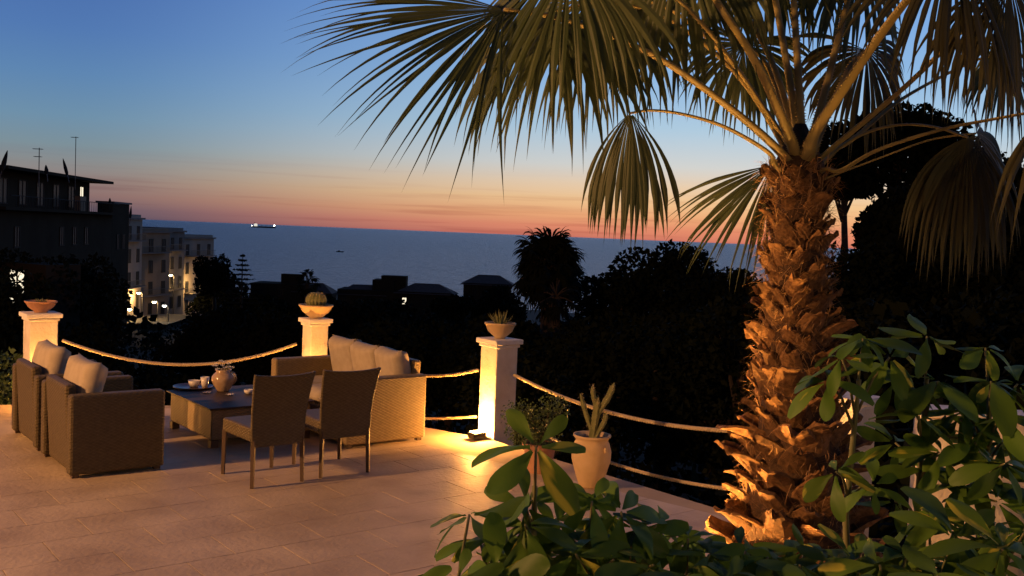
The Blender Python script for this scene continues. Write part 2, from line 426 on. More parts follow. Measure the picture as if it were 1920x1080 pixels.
def clip(sub, poly):
    out = sub
    for i in range(len(poly)):
        a = Vector(poly[i]).to_2d(); b_ = Vector(poly[(i + 1) % len(poly)]).to_2d(); e = b_ - a
        inp = out; out = []
        if not inp: return []
        ins = lambda p: e.x * (p[1] - a.y) - e.y * (p[0] - a.x) >= -1e-9
        for k in range(len(inp)):
            p, q = inp[k - 1], inp[k]
            if ins(p) != ins(q):
                d1 = e.x * (p[1] - a.y) - e.y * (p[0] - a.x); d2 = e.x * (q[1] - a.y) - e.y * (q[0] - a.x)
                tt = d1 / (d1 - d2); out.append((p[0] + (q[0] - p[0]) * tt, p[1] + (q[1] - p[1]) * tt))
            if ins(q): out.append(q)
    return out
TW, TH, GAP = .60, .40, .003
tile_me = {}
def in_view(x, y):
    v = Vector((x, y, -CAMZ)); d = v.dot(FWD)
    if d < .5: return False
    px = 960 + F * v.dot(RIGHT) / d; py = 540 - F * v.dot(UP) / d
    return -60 < px < 1990 and py < 1140
ntile = 0; rest = MB()
big_poly = poly
cand = []
for j in range(-30, 45):
    for i in range(-30, 30):
        a0 = (i + (.5 if j % 2 else 0)) * TW; b0 = j * TH
        cs = [(a0 + GAP / 2, b0 + GAP / 2), (a0 + TW - GAP / 2, b0 + GAP / 2), (a0 + TW - GAP / 2, b0 + TH - GAP / 2), (a0 + GAP / 2, b0 + TH - GAP / 2)]
        wp = [(gx * p[0] + gy * p[1]) for p in cs]; wp = [(p.x, p.y) for p in wp]
        cp = clip(wp, poly)
        if len(cp) < 3: continue
        cx = sum(p[0] for p in cp) / len(cp); cy = sum(p[1] for p in cp) / len(cp)
        ar = abs(sum(cp[k - 1][0] * cp[k][1] - cp[k][0] * cp[k - 1][1] for k in range(len(cp)))) / 2
        if ar < .004: continue
        cand.append((not in_view(cx, cy), cy, cx, cp))
def tile_mesh(mb, cp, c, dz):
    n = len(cp); z1 = dz; bv = .002
    sh = []
    for p in cp:
        d = Vector((c[0] - p[0], c[1] - p[1])); L = d.length; d = d / L if L else d
        sh.append((p[0] + d.x * bv, p[1] + d.y * bv))
    mb.add([(p[0], p[1], -.012) for p in cp] + [(p[0], p[1], z1 - .003) for p in cp] + [(p[0], p[1], z1) for p in sh],
           [(i, (i + 1) % n, n + (i + 1) % n, n + i) for i in range(n)] + [(n + i, n + (i + 1) % n, 2 * n + (i + 1) % n, 2 * n + i) for i in range(n)] + [tuple(range(2 * n, 3 * n))])
for hid, cy, cx, cp in sorted(cand, key=lambda q: (q[0], q[1])):
    dz = random.uniform(-.0004, .0004)
    if not hid and ntile < 300:
        t_ = MB(); tile_mesh(t_, [(p[0] - cx, p[1] - cy) for p in cp], (0, 0), dz)
        t_.build('tile', M['tile'], terrace, (cx, cy, 0)); ntile += 1
    else:
        tile_mesh(rest, cp, (cx, cy), dz)
tag(rest.build('tile_field', M['tile'], terrace), kind='stuff')

# ------------------------------------------------------------------ columns, ropes, bowls, uplights
def column(loc, side, label, h=.965):
    o = thing('column', label, 'column', loc, GA, 'rope fence columns')
    rbox('shaft', M['render'], o, (0, 0, (h - .06) / 2 - .3), (side, side, h - .06 + .6), .012)
    rbox('cap_moulding', M['render_cap'], o, (0, 0, h - .065), (side + .03, side + .03, .03), .008)
    rbox('cap', M['render_cap'], o, (0, 0, h - .022), (side + .075, side + .075, .048), .008)
    return o
column(C1, .28, 'white rendered column behind the armchairs carrying a shallow terracotta bowl')
column(C2, .215, 'white rendered column behind the sofa carrying a bowl with a round cactus')
column(C3, .262, 'white rendered column with a dazzling lamp at its foot, beside the sofa end')
column(C4, .265, 'white rendered column half hidden behind the palm trunk and shrub')

def rope(a, b, sag, label, r=.017, wob=0):
    n = 64; pts = []
    for i in range(n + 1):
        t = i / n; p = a.lerp(b, t); p.z -= sag * 4 * t * (1 - t); pts.append(p)
    L = sum((pts[i + 1] - pts[i]).length for i in range(n))
    base = a.copy(); o = thing('rope', label, 'rope', base, 0, 'ropes strung between the columns')
    turns = L / .085; nn = int(turns * 8)
    for s_ in range(3):                       # three twisted strands
        q = []
        for i in range(nn + 1):
            t = i / nn; k = min(int(t * n), n - 1); p = pts[k].lerp(pts[k + 1], t * n - k)
            tg = (pts[k + 1] - pts[k]).normalized(); bb = Vector((0, 0, 1)); bb = (bb - tg * bb.dot(tg)).normalized(); aa = tg.cross(bb)
            an = 2 * math.pi * (t * turns + s_ / 3)
            q.append(p + aa * math.cos(an) * r * .55 + bb * math.sin(an) * r * .55 - base)
        mb = MB(); mb.tube(q, r * .58, 6); mb.build('strand', M['rope'], o, smooth=True)
    return o
def colpt(c, dirx, diry, z, side=.30):
    return c + gx * dirx * side / 2 + gy * diry * side / 2 + Vector((0, 0, z))
rope(D(117, 638, 10.32), D(556, 645, 10.95), .245, 'rope sagging between the left column and the column behind the sofa')
rope(D(618, 648, 10.95), D(897, 694, 9.72), .17, 'rope running behind the sofa to the brightest lit column')
rope(D(964, 703, 9.60), C4 + Vector((-.10, .12, .70)), .20, 'upper rope from the brightest column to behind the palm trunk')
rope(D(640, 770, 11.0), D(893, 781, 9.75), .05, 'low faint rope beside the foot of the sofa end', .014)
rope(C3 + Vector((.16, -.06, .20)), C4 + Vector((-.02, .16, .22)), .21, 'lower rope lying along the terrace edge behind the pots', .015)

def uplight(loc, label, watts, rz=GA, r=.03, coll=(1, .40, .075), col_at=None, beam=0):
    o = thing('floor_uplight', label, 'lamp', loc, rz, 'uplights at the column feet')
    rbox('housing', M['lampbody'], o, (0, 0, .03), (.15, .11, .06), .008)
    rbox('lens', M['glow'], o, (0, 0, .063), (.12, .08, .012), .004)
    lamp('uplight_bulb', Vector(loc) + Vector((0, 0, .11)), watts, coll, r)
    if beam: lamp('uplight_beam', Vector(loc) + Vector((0, 0, .10)), beam, (1, .38, .075), r, 'SPOT', Vector(col_at) + Vector((0, 0, .86)), 62, .9)
    return o
uplight(C3 - gx * .25 - gy * .02, 'small glowing uplight at the foot of the brightest column', 155)
uplight(C2 - gx * .27 - gy * .30, 'uplight on the floor before the column behind the sofa', 62)
uplight(C1 - gy * .36 + gx * .05, 'uplight on the floor before the column behind the armchairs', 62)
uplight(C4 - gx * .26 - gy * .05, 'uplight at the foot of the column behind the palm trunk', 26)

def bowl(loc, r, h, label, m, plant=None, foot=.5):
    o = thing('planter_bowl', label, 'planter', loc, 0, 'bowls on the columns')
    mb = MB(); mb.lathe([(0, 0), (r * foot, 0), (r * foot * 1.05, .012), (r * .80, h * .45), (r * .97, h * .82), (r * 1.0, h * .86), (r * 1.04, h * .88), (r * 1.04, h), (r * .95, h), (r * .92, h * .85), (0, h * .80)], 40)
    mb.build('bowl', m, o, smooth=False)
    for p in o.children[0].data.polygons: p.use_smooth = True
    mb = MB(); mb.lathe([(r * .91, h * .86), (r * .5, h * .91), (0, h * .93)], 24); mb.build('soil', M['soil'], o)
    return o
cap = .970
b1 = bowl(C1 + Vector((0, 0, cap)), .155, .12, 'wide shallow terracotta bowl on the column behind the armchairs', M['terra'], foot=.42)
b2 = bowl(C2 + Vector((0, 0, cap)), .185, .15, 'pale rounded bowl holding a ball cactus on the column behind the sofa', M['palepot'], foot=.40)
b3 = bowl(C3 + Vector((0, 0, cap)), .150, .155, 'conical bowl with a spiky succulent on the brightest column', M['palepot'], foot=.36)
def ball_cactus(loc, r):
    o = thing('ball_cactus', 'round ribbed ball cactus in the bowl behind the sofa', 'cactus', loc)
    mb = MB(); n = 72; prof = [(.02, 0), (.6, .06), (.9, .3), (1, .62), (.93, .95), (.72, 1.25), (.42, 1.42), (.12, 1.46), (0, 1.42)]
    vs = []
    for rr, z in prof:
        for j in range(n):
            an = 2 * math.pi * j / n; k = 1 + .06 * math.cos(an * 18)
            vs.append((r * rr * k * math.cos(an), r * rr * k * math.sin(an), z * r))
    mb.add(vs, [(i * n + j, i * n + (j + 1) % n, (i + 1) * n + (j + 1) % n, (i + 1) * n + j) for i in range(len(prof) - 1) for j in range(n)])
    mb.build('body', M['cactus'], o, smooth=True)
    mb = MB()
    for k in range(420):
        an = (k % 18 + .0) / 18 * 2 * math.pi; z = random.uniform(.1, 1.4)
        rr = float(np.interp(z, [p[1] for p in prof[:-1]], [p[0] for p in prof[:-1]])) * 1.06
        p = Vector((r * rr * math.cos(an), r * rr * math.sin(an), z * r)); d = Vector((math.cos(an), math.sin(an), (z - .6))).normalized()
        q = p + (d + Vector((random.uniform(-.7, .7), random.uniform(-.7, .7), random.uniform(-.5, .7)))).normalized() * r * .2
        s_ = d.cross(Vector((0, 0, 1))).normalized() * .0022
        mb.add([p - s_, p + s_, q], [(0, 1, 2)])
    tag(mb.build('spines', M['spine'], o), kind='stuff')
ball_cactus(C2 + Vector((0, 0, cap + .12)), .115)
def rosette(loc, label, n, L, w, m, tilt=(.3, 1.1)):
    o = thing('succulent', label, 'succulent', loc)
    for k in range(n):
        an = k * 2.399; ti = random.uniform(*tilt); d = Vector((math.cos(an) * math.sin(ti), math.sin(an) * math.sin(ti), math.cos(ti)))
        s_ = Vector((-math.sin(an), math.cos(an), 0)); l = L * random.uniform(.6, 1.1)
        mb = MB(); up_ = d.cross(s_)
        rows = []
        for i in range(5):
            t = i / 4; p = d * l * t + Vector((0, 0, l * .25 * t * t)); ww = w * (1 - t) ** .6 * (.5 + t * .9 if t < .4 else .86)
            rows += [p - s_ * ww, p + up_ * ww * .5, p + s_ * ww, p - up_ * ww * .5]
        fs = [(i * 4 + j, i * 4 + (j + 1) % 4, (i + 1) * 4 + (j + 1) % 4, (i + 1) * 4 + j) for i in range(4) for j in range(4)]
        mb.add(rows, fs); mb.build('leaf', m, o, (math.cos(an) * .03, math.sin(an) * .03, 0), smooth=True)
    return o
rosette(C3 + Vector((0, 0, cap + .135)), 'small spiky succulent in the bowl on the brightest column', 26, .13, .012, M['cactus'])
rosette(C1 + Vector((0, 0, cap + .108)), 'low flat succulent barely showing above the shallow bowl', 12, .05, .012, M['cactus'], (.8, 1.3))

# ------------------------------------------------------------------ garden wall right of the fourth column
gw0 = G(1716, 1008); 
o = thing('garden_wall', 'low white rendered wall behind the tall shrub at the right', 'wall', (gw0.x, gw0.y, 0), R(-9))
rbox('wall_body', M['render'], o, (.95, .13, .20), (1.9, .26, 1.30), .02)
rbox('coping', M['render_cap'], o, (.95, .13, .877), (1.96, .32, .05), .012)

# ------------------------------------------------------------------ furniture
def armchair(loc, label):
    # local: x runs along the seat depth (back at 0, front at .72), y across the chair
    o = thing('wicker_armchair', label, 'armchair', loc, GA, 'wicker armchairs facing the sofa')
    Dp, W = .72, .91
    for s_ in (0, 1):
        y = .055 if s_ == 0 else W - .055
        a = rbox('arm', M['wick'], o, (Dp / 2, y, .335), (Dp, .11, .62), .022)
        for v in a.data.vertices:                      # arms dip a little towards the front rail
            if v.co.z > .2: v.co.z += .016 * math.sin((v.co.x / Dp + .5) * math.pi) - .004
    rbox('backrest', M['wick'], o, (.055, W / 2, .365), (.08, W - .30, .68), .025, Matrix.Rotation(R(-3), 4, 'Y'))
    rbox('seat_base', M['wick'], o, (Dp / 2 + .02, W / 2, .165), (Dp - .06, W - .225, .27), .015)
    pillow('seat_cushion', M['cush'], o, (Dp / 2 + .06, W / 2, .36), (W - .24, Dp - .12, .15), Matrix.Rotation(R(90), 4, 'Z') @ Matrix.Rotation(R(90), 4, 'X'), seed=3)
    pillow('back_cushion', M['cush'], o, (.20, W / 2 - .01, .645), (W - .25, .46, .19), Matrix.Rotation(R(90), 4, 'Z') @ Matrix.Rotation(R(14), 4, 'X'), sag=.015, seed=5)
    for x in (.05, Dp - .05):
        for y in (.05, W - .05):
            mb = MB(); mb.box((x, y, .0145), (.05, .05, .025)); mb.build('foot', M['leg'], o)
    return o
NA = G(130, 900)
ach = armchair(NA, 'nearer brown wicker armchair with a cream back cushion, seen from behind')
NB = NA + gy * 1.07
a2 = copy_tree(ach); a2.location = NB; a2['label'] = 'farther brown wicker armchair, leftmost, tucked behind the nearer armchair'

def sofa(loc, L, label):
    # local: x from back (0) to front (-.82 side) ; built so the back lies along +y
    o = thing('wicker_sofa', label, 'sofa', loc, GA)
    Dp = .85
    for y in (.06, L - .06):
        a = rbox('arm', M['wick_light'], o, (-Dp / 2, y, .335), (Dp, .12, .61), .022)
        for v in a.data.vertices:
            if v.co.z > .2: v.co.z += .02 * math.sin((v.co.x / Dp + .5) * math.pi) - .006
    rbox('backrest', M['wick_light'], o, (-.06, L / 2, .395), (.10, L - .25, .73), .022, Matrix.Rotation(R(4), 4, 'Y'))
    rbox('seat_base', M['wick_light'], o, (-Dp / 2, L / 2, .17), (Dp - .06, L - .245, .28), .015)
    n = 3; w = (L - .25) / n
    for k in range(n):
        yy = .125 + w * (k + .5)
        pillow('seat_cushion', M['cush'], o, (-Dp / 2 - .06, yy, .375), (w - .005, Dp - .14, .15), Matrix.Rotation(R(90), 4, 'Z') @ Matrix.Rotation(R(90), 4, 'X'), seed=k + 20)
        pillow('back_cushion', M['cush'], o, (-.16, yy, .64 + (.012 if k == 2 else 0)), (w + .01, .45, .19), Matrix.Rotation(R(90 + (-3, 2, 4)[k]), 4, 'Z') @ Matrix.Rotation(R(-12), 4, 'X'), sag=.02, seed=k + 30)
    for x in (-.05, -Dp + .05):
        for y in (.05, L - .05):
            mb = MB(); mb.box((x, y, .0145), (.05, .05, .025)); mb.build('foot', M['leg'], o)
    return o
sofa(G(797, 826), 1.62, 'wicker sofa with three cream back cushions beside the brightest column')

def coffee_table(loc, label):
    o = thing('coffee_table', label, 'table', loc, GA)
    A_, B_ = .98, 1.06
    rbox('base', M['wick_light'], o, (A_ / 2, B_ / 2, .205), (A_ - .02, B_ - .02, .27), .015)
    rbox('table_top', M['glass'], o, (A_ / 2, B_ / 2, .355), (A_ + .04, B_ + .04, .014), .004)
    rbox('top_rim', M['wick'], o, (A_ / 2, B_ / 2, .3435), (A_ + .005, B_ + .005, .008), .003)
    for x in (.045, A_ - .045):
        for y in (.045, B_ - .045):
            mb = MB(); mb.box((x, y, .0355), (.07, .07, .067)); mb.build('leg', M['leg'], o)
    return o
TB = G(394, 842)
coffee_table(TB, 'low square wicker coffee table with dark glass top')
TZ = .364
def on_table(px, py): return G(px, py, TZ)

# jug with flowers
vp = on_table(418, 733)
o = thing('flower_jug', 'glazed round jug holding pale flowers on the coffee table', 'jug', vp)
mb = MB(); mb.lathe([(0, 0), (.055, 0), (.06, .01), (.085, .05), (.112, .105), (.108, .145), (.08, .175), (.066, .19), (.078, .212), (.07, .212), (.058, .19), (.07, .17), (0, .12)], 32)
mb.build('body', M['ceramic'], o, smooth=True)
mb = MB(); mb.tube([(.07 + .055 * math.sin(a), 0, .135 - .06 * math.cos(a) * -1 if False else .13 + .06 * math.cos(a)) for a in np.linspace(.1, 3.0, 10)], .009, 8); mb.build('handle', M['ceramic'], o, smooth=True)
fl = thing('flower_bunch', 'bunch of whitish flowers standing in the round jug', 'flowers', vp + Vector((0, 0, .17)))
for k in range(13):
    an = k * 2.4; rr = .028 + .07 * math.sqrt((k + .5) / 13); zz = .10 - .45 * rr + random.uniform(-.02, .035)
    p = Vector((rr * math.cos(an), rr * math.sin(an), zz))
    mb = MB(); mb.tube([(0, 0, -.02), p * .5 + Vector((0, 0, .02)), p], .002, 4); st_ = mb.build('stem', M['stemg'], fl)
    mb = MB()
    for q in range(7):
        a2_ = q * 2 * math.pi / 7; d = Vector((math.cos(a2_), math.sin(a2_), .5)).normalized(); s_ = Vector((-math.sin(a2_), math.cos(a2_), 0))
        mb.add([p, p + d * .016 + s_ * .009, p + d * .028 + Vector((0, 0, .006)), p + d * .016 - s_ * .009], [(0, 1, 2, 3)])
    mb.build('petals', M['petal'], st_)
# tray with cups
tp = on_table(362, 727)
o = thing('round_tray', 'dark round tray under the cups on the coffee table', 'tray', tp)
mb = MB(); mb.lathe([(0, .002), (.15, .002), (.185, .018), (.19, .02), (.188, .012), (.15, -.0005), (0, -.0005)], 36); mb.build('tray', M['plate'], o, smooth=True)
def cup(p, label, r=.04, h=.06, saucer=False):
    o = thing('cup', label, 'cup', p, random.uniform(0, 6), 'cups on the coffee table')
    mb = MB(); mb.lathe([(0, 0), (r * .65, 0), (r * .9, h * .4), (r, h), (r * .93, h), (r * .8, h * .35), (0, .006)], 20); mb.build('bowl', M['china'], o, smooth=True)
    mb = MB(); mb.tube([(r * .85 + .018 * math.sin(a), 0, h * .55 + .018 * math.cos(a)) for a in np.linspace(.1, 3.0, 8)], .004, 6); mb.build('handle', M['china'], o, smooth=True)
    return o
cup(tp + gx * .02 + gy * .03 + Vector((0, 0, .003)), 'left pale cup on the dark tray', .055, .065)
cup(tp + gx * .11 + gy * -.02 + Vector((0, 0, .003)), 'taller pale cup on the dark tray, nearer the jug', .042, .10)
cup(on_table(466, 738), 'lone pale cup on the table right of the jug', .045, .04)
for k, (px, py) in enumerate([(388, 737), (432, 741)]):
    o = thing('napkin', ('crumpled pale napkin left of the jug foot', 'crumpled pale napkin right of the jug foot')[k], 'napkin', on_table(px, py), k, 'napkins on the coffee table')
    mb = MB(); n_ = 6; vs = [((i / n_ - .5) * .07, (j / n_ - .5) * .06, .002 + .012 * abs(math.sin(i * 1.7 + j * .9 + k))) for j in range(n_ + 1) for i in range(n_ + 1)]
    mb.add(vs, [(j * 7 + i, j * 7 + i + 1, (j + 1) * 7 + i + 1, (j + 1) * 7 + i) for j in range(n_) for i in range(n_)]); mb.build('sheet', M['china'], o)

def dining_chair(loc, rz, label):
    # local: x right, y forward (seat direction), origin between the rear legs
    o = thing('wicker_dining_chair', label, 'chair', loc, rz, 'dining chairs at the coffee table')
    w0, w1, H = .42, .485, .875
    mb = MB(); ni, nj = 10, 14; vs = []
    for th in (0, 1):
        for j in range(nj + 1):
            t = j / nj; z = .31 + t * (H - .31)
            lean = -.095 * max(0, (t - .25) / .75) ** 1.6
            for i in range(ni + 1):
                u = i / ni * 2 - 1; ww = w0 + (w1 - w0) * t ** 1.8
                zz = z + (-.016 * (1 - u * u) * t ** 4)
                vs.append((u * ww / 2, lean - .012 * (1 - u * u) + (.0 if th else -.026) + .012, zz))
    n1 = (ni + 1); nn = n1 * (nj + 1); fs = []
    for j in range(nj):
        for i in range(ni):
            a = j * n1 + i; fs.append((a, a + 1, a + n1 + 1, a + n1)); a += nn; fs.append((a, a + n1, a + n1 + 1, a + 1))
    for i in range(ni):
        fs.append((i, nn + i, nn + i + 1, i + 1)); a = nj * n1 + i; fs.append((a, a + 1, nn + a + 1, nn + a))
    for j in range(nj):
        a = j * n1; fs.append((a, a + n1, nn + a + n1, nn + a)); a = j * n1 + ni; fs.append((a, nn + a, nn + a + n1, a + n1))
    mb.add(vs, fs); mb.build('backrest', M['wick'], o)
    for sx in (-1, 1):
        mb = MB(); pts = [(sx * (w0 + (w1 - w0) * t ** 1.8) / 2, -.095 * max(0, (t - .25) / .75) ** 1.6, .31 + t * (H - .31)) for t in np.linspace(0, 1, 10)]
        mb.tube(pts, .014, 6); mb.build('back_edge', M['wick'], o, smooth=True)
    rbox('seat', M['wick'], o, (0, .275, .40), (w0 + .02, .50, .11), .018)
    for sx in (-1, 1):
        for y, dy in ((0.0, -.012), (.51, .0)):
            mb = MB(); mb.tube([(sx * w0 / 2 * .97, y, .36), (sx * w0 / 2, y + dy, .0)], [.0215, .017], 4); mb.build('leg', M['leg'], o)
    return o
q1 = G(473, 915); q2 = G(563, 902); mid = (q1 + q2) / 2; rz = math.atan2((q2 - q1).y, (q2 - q1).x)
dc = dining_chair(mid, rz, 'left wicker dining chair seen from behind, in front of the coffee table')
q1 = G(603, 895); q2 = G(685, 885); mid = (q1 + q2) / 2; rz = math.atan2((q2 - q1).y, (q2 - q1).x)
d2 = copy_tree(dc); d2.location = mid; d2.rotation_euler = (0, 0, rz); d2['label'] = 'right wicker dining chair seen from behind, in front of the sofa end'

# ------------------------------------------------------------------ pots by the terrace edge
pp = G(1106, 911)
o = thing('clay_jar', 'pale clay jar holding a branching cactus at the terrace edge', 'pot', pp)
mb = MB(); mb.lathe([(0, 0), (.085, 0), (.09, .01), (.125, .10), (.158, .22), (.160, .29), (.142, .35), (.128, .375), (.140, .395), (.152, .405), (.152, .42), (.138, .42), (.118, .38), (0, .36)], 36); mb.build('body', M['palepot'], o, smooth=True)
mb = MB(); mb.lathe([(.121, .385), (.06, .392), (0, .395)], 20); mb.build('soil', M['soil'], o)
for s_ in (-.05, .07):
    mb = MB(); mb.lathe([(0, 0), (.012, .0), (.016, .02), (.008, .04), (0, .042)], 8); k_ = mb.build('handle_stub', M['palepot'], o, (.1 * (1 if s_ > 0 else -1), -.122, .30))
cz = pp + Vector((0, 0, .39))
o = thing('branching_cactus', 'spiny cactus with upright branches growing in the clay jar', 'cactus', cz)
def cact_arm(pts, r, name='branch'):
    mb = MB(); n = 10; pts = [Vector(p) for p in pts]; P = []
    for i in range(len(pts) - 1):
        for k in range(5): P.append(pts[i].lerp(pts[i + 1], k / 5))
    P.append(pts[-1]); L_ = len(P); vs = []
    for i, p in enumerate(P):
        tg = (P[min(i + 1, L_ - 1)] - P[max(i - 1, 0)]).normalized(); a = tg.cross(Vector((0.1, 1, 0))).normalized(); bq = tg.cross(a)
        e = r * (1 if i < L_ - 3 else (.9, .65, .2)[i - L_ + 3]) * (1 + .08 * math.sin(i * 1.9))
        for j in range(n):
            an = j * 2 * math.pi / n; k = 1.12 if j % 2 else .82
            vs.append(p + (a * math.cos(an) + bq * math.sin(an)) * e * k)
    mb.add(vs, [(i * n + j, i * n + (j + 1) % n, (i + 1) * n + (j + 1) % n, (i + 1) * n + j) for i in range(L_ - 1) for j in range(n)] + [tuple((L_ - 1) * n + j for j in range(n))])
    br = mb.build(name, M['cactus'], o, smooth=False)
    mb = MB()
    for k in range(int(52 * L_ / 5)):
        i = random.randrange(L_ - 1); p = P[i].lerp(P[i + 1], random.random()); an = random.randrange(5) * 2 * math.pi / 5
        d = Vector((math.cos(an), math.sin(an), random.uniform(-.5, .8))).normalized()
        q0 = p + d * r; q1_ = q0 + (d + Vector((random.uniform(-.6, .6), random.uniform(-.6, .6), random.uniform(-.2, .7)))).normalized() * random.uniform(.016, .034)
        s_ = d.cross(Vector((.3, .2, 1))).normalized() * .0024
        mb.add([q0 - s_, q0 + s_, q1_], [(0, 1, 2)])
    tag(mb.build('spines', M['spine'], br), kind='stuff')
def rel(px, py, d=pp.y): return D(px, py, d) - cz
cact_arm([(0, 0, 0), rel(1118, 770), rel(1120, 745)], .030, 'main_stem')
cact_arm([rel(1120, 775), rel(1140, 745), rel(1152, 718)], .024)
cact_arm([(0.01, 0, .02), rel(1098, 775), rel(1088, 738)], .019)
cact_arm([rel(1118, 762), rel(1113, 745), rel(1110, 724)], .020)
cact_arm([(0.02, -.02, 0), rel(1133, 790), rel(1137, 772)], .020)

tpot = G(1010, 884)
o = thing('terracotta_pot', 'plain terracotta pot half hidden behind the big shrub leaves', 'pot', tpot)
mb = MB(); mb.lathe([(0, 0), (.10, 0), (.135, .21), (.15, .21), (.152, .25), (.132, .25), (.12, .21), (0, .2)], 28); mb.build('body', M['terra'], o)
mb = MB(); mb.lathe([(.13, .232), (0, .238)], 20); mb.build('soil', M['soil'], o)

def leaf_cloud(blobs, n, size, flat=.35, seed=1, inner=.55):
    # n folded leaf faces spread through ellipsoid blobs (centre, radii); returns verts, faces
    g = np.random.default_rng(seed)
    vol = np.array([b_[1][0] * b_[1][1] * b_[1][2] for b_ in blobs]) ** (2 / 3); idx = g.choice(len(blobs), n, p=vol / vol.sum())
    cs = np.array([b_[0] for b_ in blobs])[idx]; rs_ = np.array([b_[1] for b_ in blobs])[idx]
    d = g.normal(size=(n, 3)); d /= np.linalg.norm(d, axis=1)[:, None]
    p = cs + d * rs_ * (inner + (1.06 - inner) * g.random(n) ** .6)[:, None]
    a = g.normal(size=(n, 3)) + d * .6; a /= np.linalg.norm(a, axis=1)[:, None]
    b_ = np.cross(a, g.normal(size=(n, 3))); b_ /= np.linalg.norm(b_, axis=1)[:, None]
    s_ = size * g.uniform(.55, 1.35, n)[:, None]
    V = np.stack([p - a * s_ * .5, p + b_ * s_ * flat, p + a * s_ * .6, p - b_ * s_ * flat], 1).reshape(-1, 3)
    return V
def cloud_mesh(name, V, m):
    n = len(V) // 4; me = bpy.data.meshes.new(name)
    me.vertices.add(len(V)); me.vertices.foreach_set('co', V.astype(np.float32).ravel())
    me.loops.add(4 * n); me.loops.foreach_set('vertex_index', np.arange(4 * n, dtype=np.int32))
    me.polygons.add(n); me.polygons.foreach_set('loop_start', np.arange(0, 4 * n, 4, dtype=np.int32)); me.polygons.foreach_set('loop_total', np.full(n, 4, dtype=np.int32))
    me.materials.append(m); me.update(calc_edges=True); me.validate(); return me
o = thing('small_leaved_bush', 'dark small-leaved bush growing in the terracotta pot', 'bush', tpot + Vector((0, 0, .23)))
V = leaf_cloud([((0, 0, .16), (.2, .2, .17)), ((-.18, -.02, .24), (.16, .15, .15)), ((.10, .03, .30), (.15, .15, .14)), ((-.08, -.05, .10), (.22, .18, .12))], 2600, .024, .3, 4, .2)
tag(link('foliage', cloud_mesh('foliage', V, M['bush']), o), kind='stuff')
for k in range(5):
    mb = MB(); an = k * 1.3; mb.tube([(0, 0, -.01), (.06 * math.cos(an), .06 * math.sin(an), .14), (.13 * math.cos(an), .13 * math.sin(an), .30)], [.008, .005, .002], 5); mb.build('stem', M['wood'], o)

# ------------------------------------------------------------------ fan palm on the terrace
PD = 5.7
PB = D(1486, 1100, PD); PB.z = 0
PT = D(1500, 318, PD)
palm = thing('fan_palm', 'big fan palm with shaggy lit trunk standing on the terrace', 'palm tree', PB)
TOP = PT - PB
def trunk_c(z):
    t = z / TOP.z; return Vector((TOP.x * t + .012 * math.sin(z * 2.3), TOP.y * t, z))
def trunk_r(z): return float(np.interp(z, [0, .4, .75, 1.2, 1.7, 2.2, 2.6], [.335, .31, .25, .185, .145, .13, .145]))
mb = MB(); zs = np.linspace(-.05, TOP.z + .03, 26); mb.tube([trunk_c(z) for z in zs] + [trunk_c(TOP.z + .12), trunk_c(TOP.z + .26)], [trunk_r(z) for z in zs] + [.10, .03], 20)
trunk = mb.build('trunk', M['bark'], palm, smooth=True)
def boot_mesh(seed):
    rr = random.Random(seed); mb = MB(); ni, nj = 4, 4; vs = []
    n1 = ni + 1; jag = [rr.uniform(-.24, .08) for _ in range(n1)]; curl = rr.uniform(.05, .42); tw = rr.uniform(-.12, .12)
    for th in (0, 1):
        for j in range(nj + 1):
            t = j / nj
            w = (1.06 - .62 * t ** 1.1) * .5 * (1 + .12 * math.sin(t * 3.1 + seed))
            for i in range(n1):
                u = i / ni * 2 - 1
                z = t * (1 + (jag[i] if j == nj else 0)); 
                y = curl * t * t - .20 * u * u * (1 - t * .6) + tw * u * t * t * .3 - (.07 if th else 0) + rr.uniform(-.02, .02)
                vs.append((u * w + rr.uniform(-.02, .02), y, z))
    nn = n1 * (nj + 1); fs = []
    for j in range(nj):
        for i in range(ni):
            a = j * n1 + i; fs.append((a, a + 1, a + n1 + 1, a + n1)[::-1]); a += nn; fs.append((a, a + 1, a + n1 + 1, a + n1))
    for i in range(ni): a = nj * n1 + i; fs.append((a, a + 1, nn + a + 1, nn + a)[::-1])
    for j in range(nj):
        a = j * n1; fs.append((a, a + n1, nn + a + n1, nn + a)); a = j * n1 + ni; fs.append((a, nn + a, nn + a + n1, a + n1))
    mb.add(vs, fs); me = mb.mesh('leaf_base', M['boot']); return me
boots = [boot_mesh(s_) for s_ in range(12)]
nb = 190
for k in range(nb):
    t = k / nb; z = .03 + (TOP.z - .10) * t ** .92
    an = k * 2.39996 + random.uniform(-.22, .22)
    out = Vector((math.cos(an), math.sin(an), 0)); side = Vector((-math.sin(an), math.cos(an), 0))
    flare = float(np.interp(z, [0, .5, 1.1, 1.7, 2.5], [.70, .68, .46, .26, .14])) * random.uniform(.5, 1.5)
    up_ = (Vector((0, 0, 1)) * math.cos(flare) + out * math.sin(flare) + side * random.uniform(-.30, .30)).normalized()
    yv = (out - up_ * out.dot(up_)).normalized(); xv = yv.cross(up_)
    sc = float(np.interp(z, [0, .6, 1.4, 2.5], [.27, .25, .205, .175])) * random.uniform(.72, 1.2)
    mm = Matrix.Identity(4)
    for i in range(3): mm[i][0] = xv[i] * sc * random.uniform(.85, .9); mm[i][1] = yv[i] * sc; mm[i][2] = up_[i] * sc * random.uniform(.9, .95)
    mm.translation = trunk_c(z) + out * (trunk_r(z) - .012)
    link('leaf_base', boots[(k * 7) % 12], trunk, mat=mm)
mb = MB()
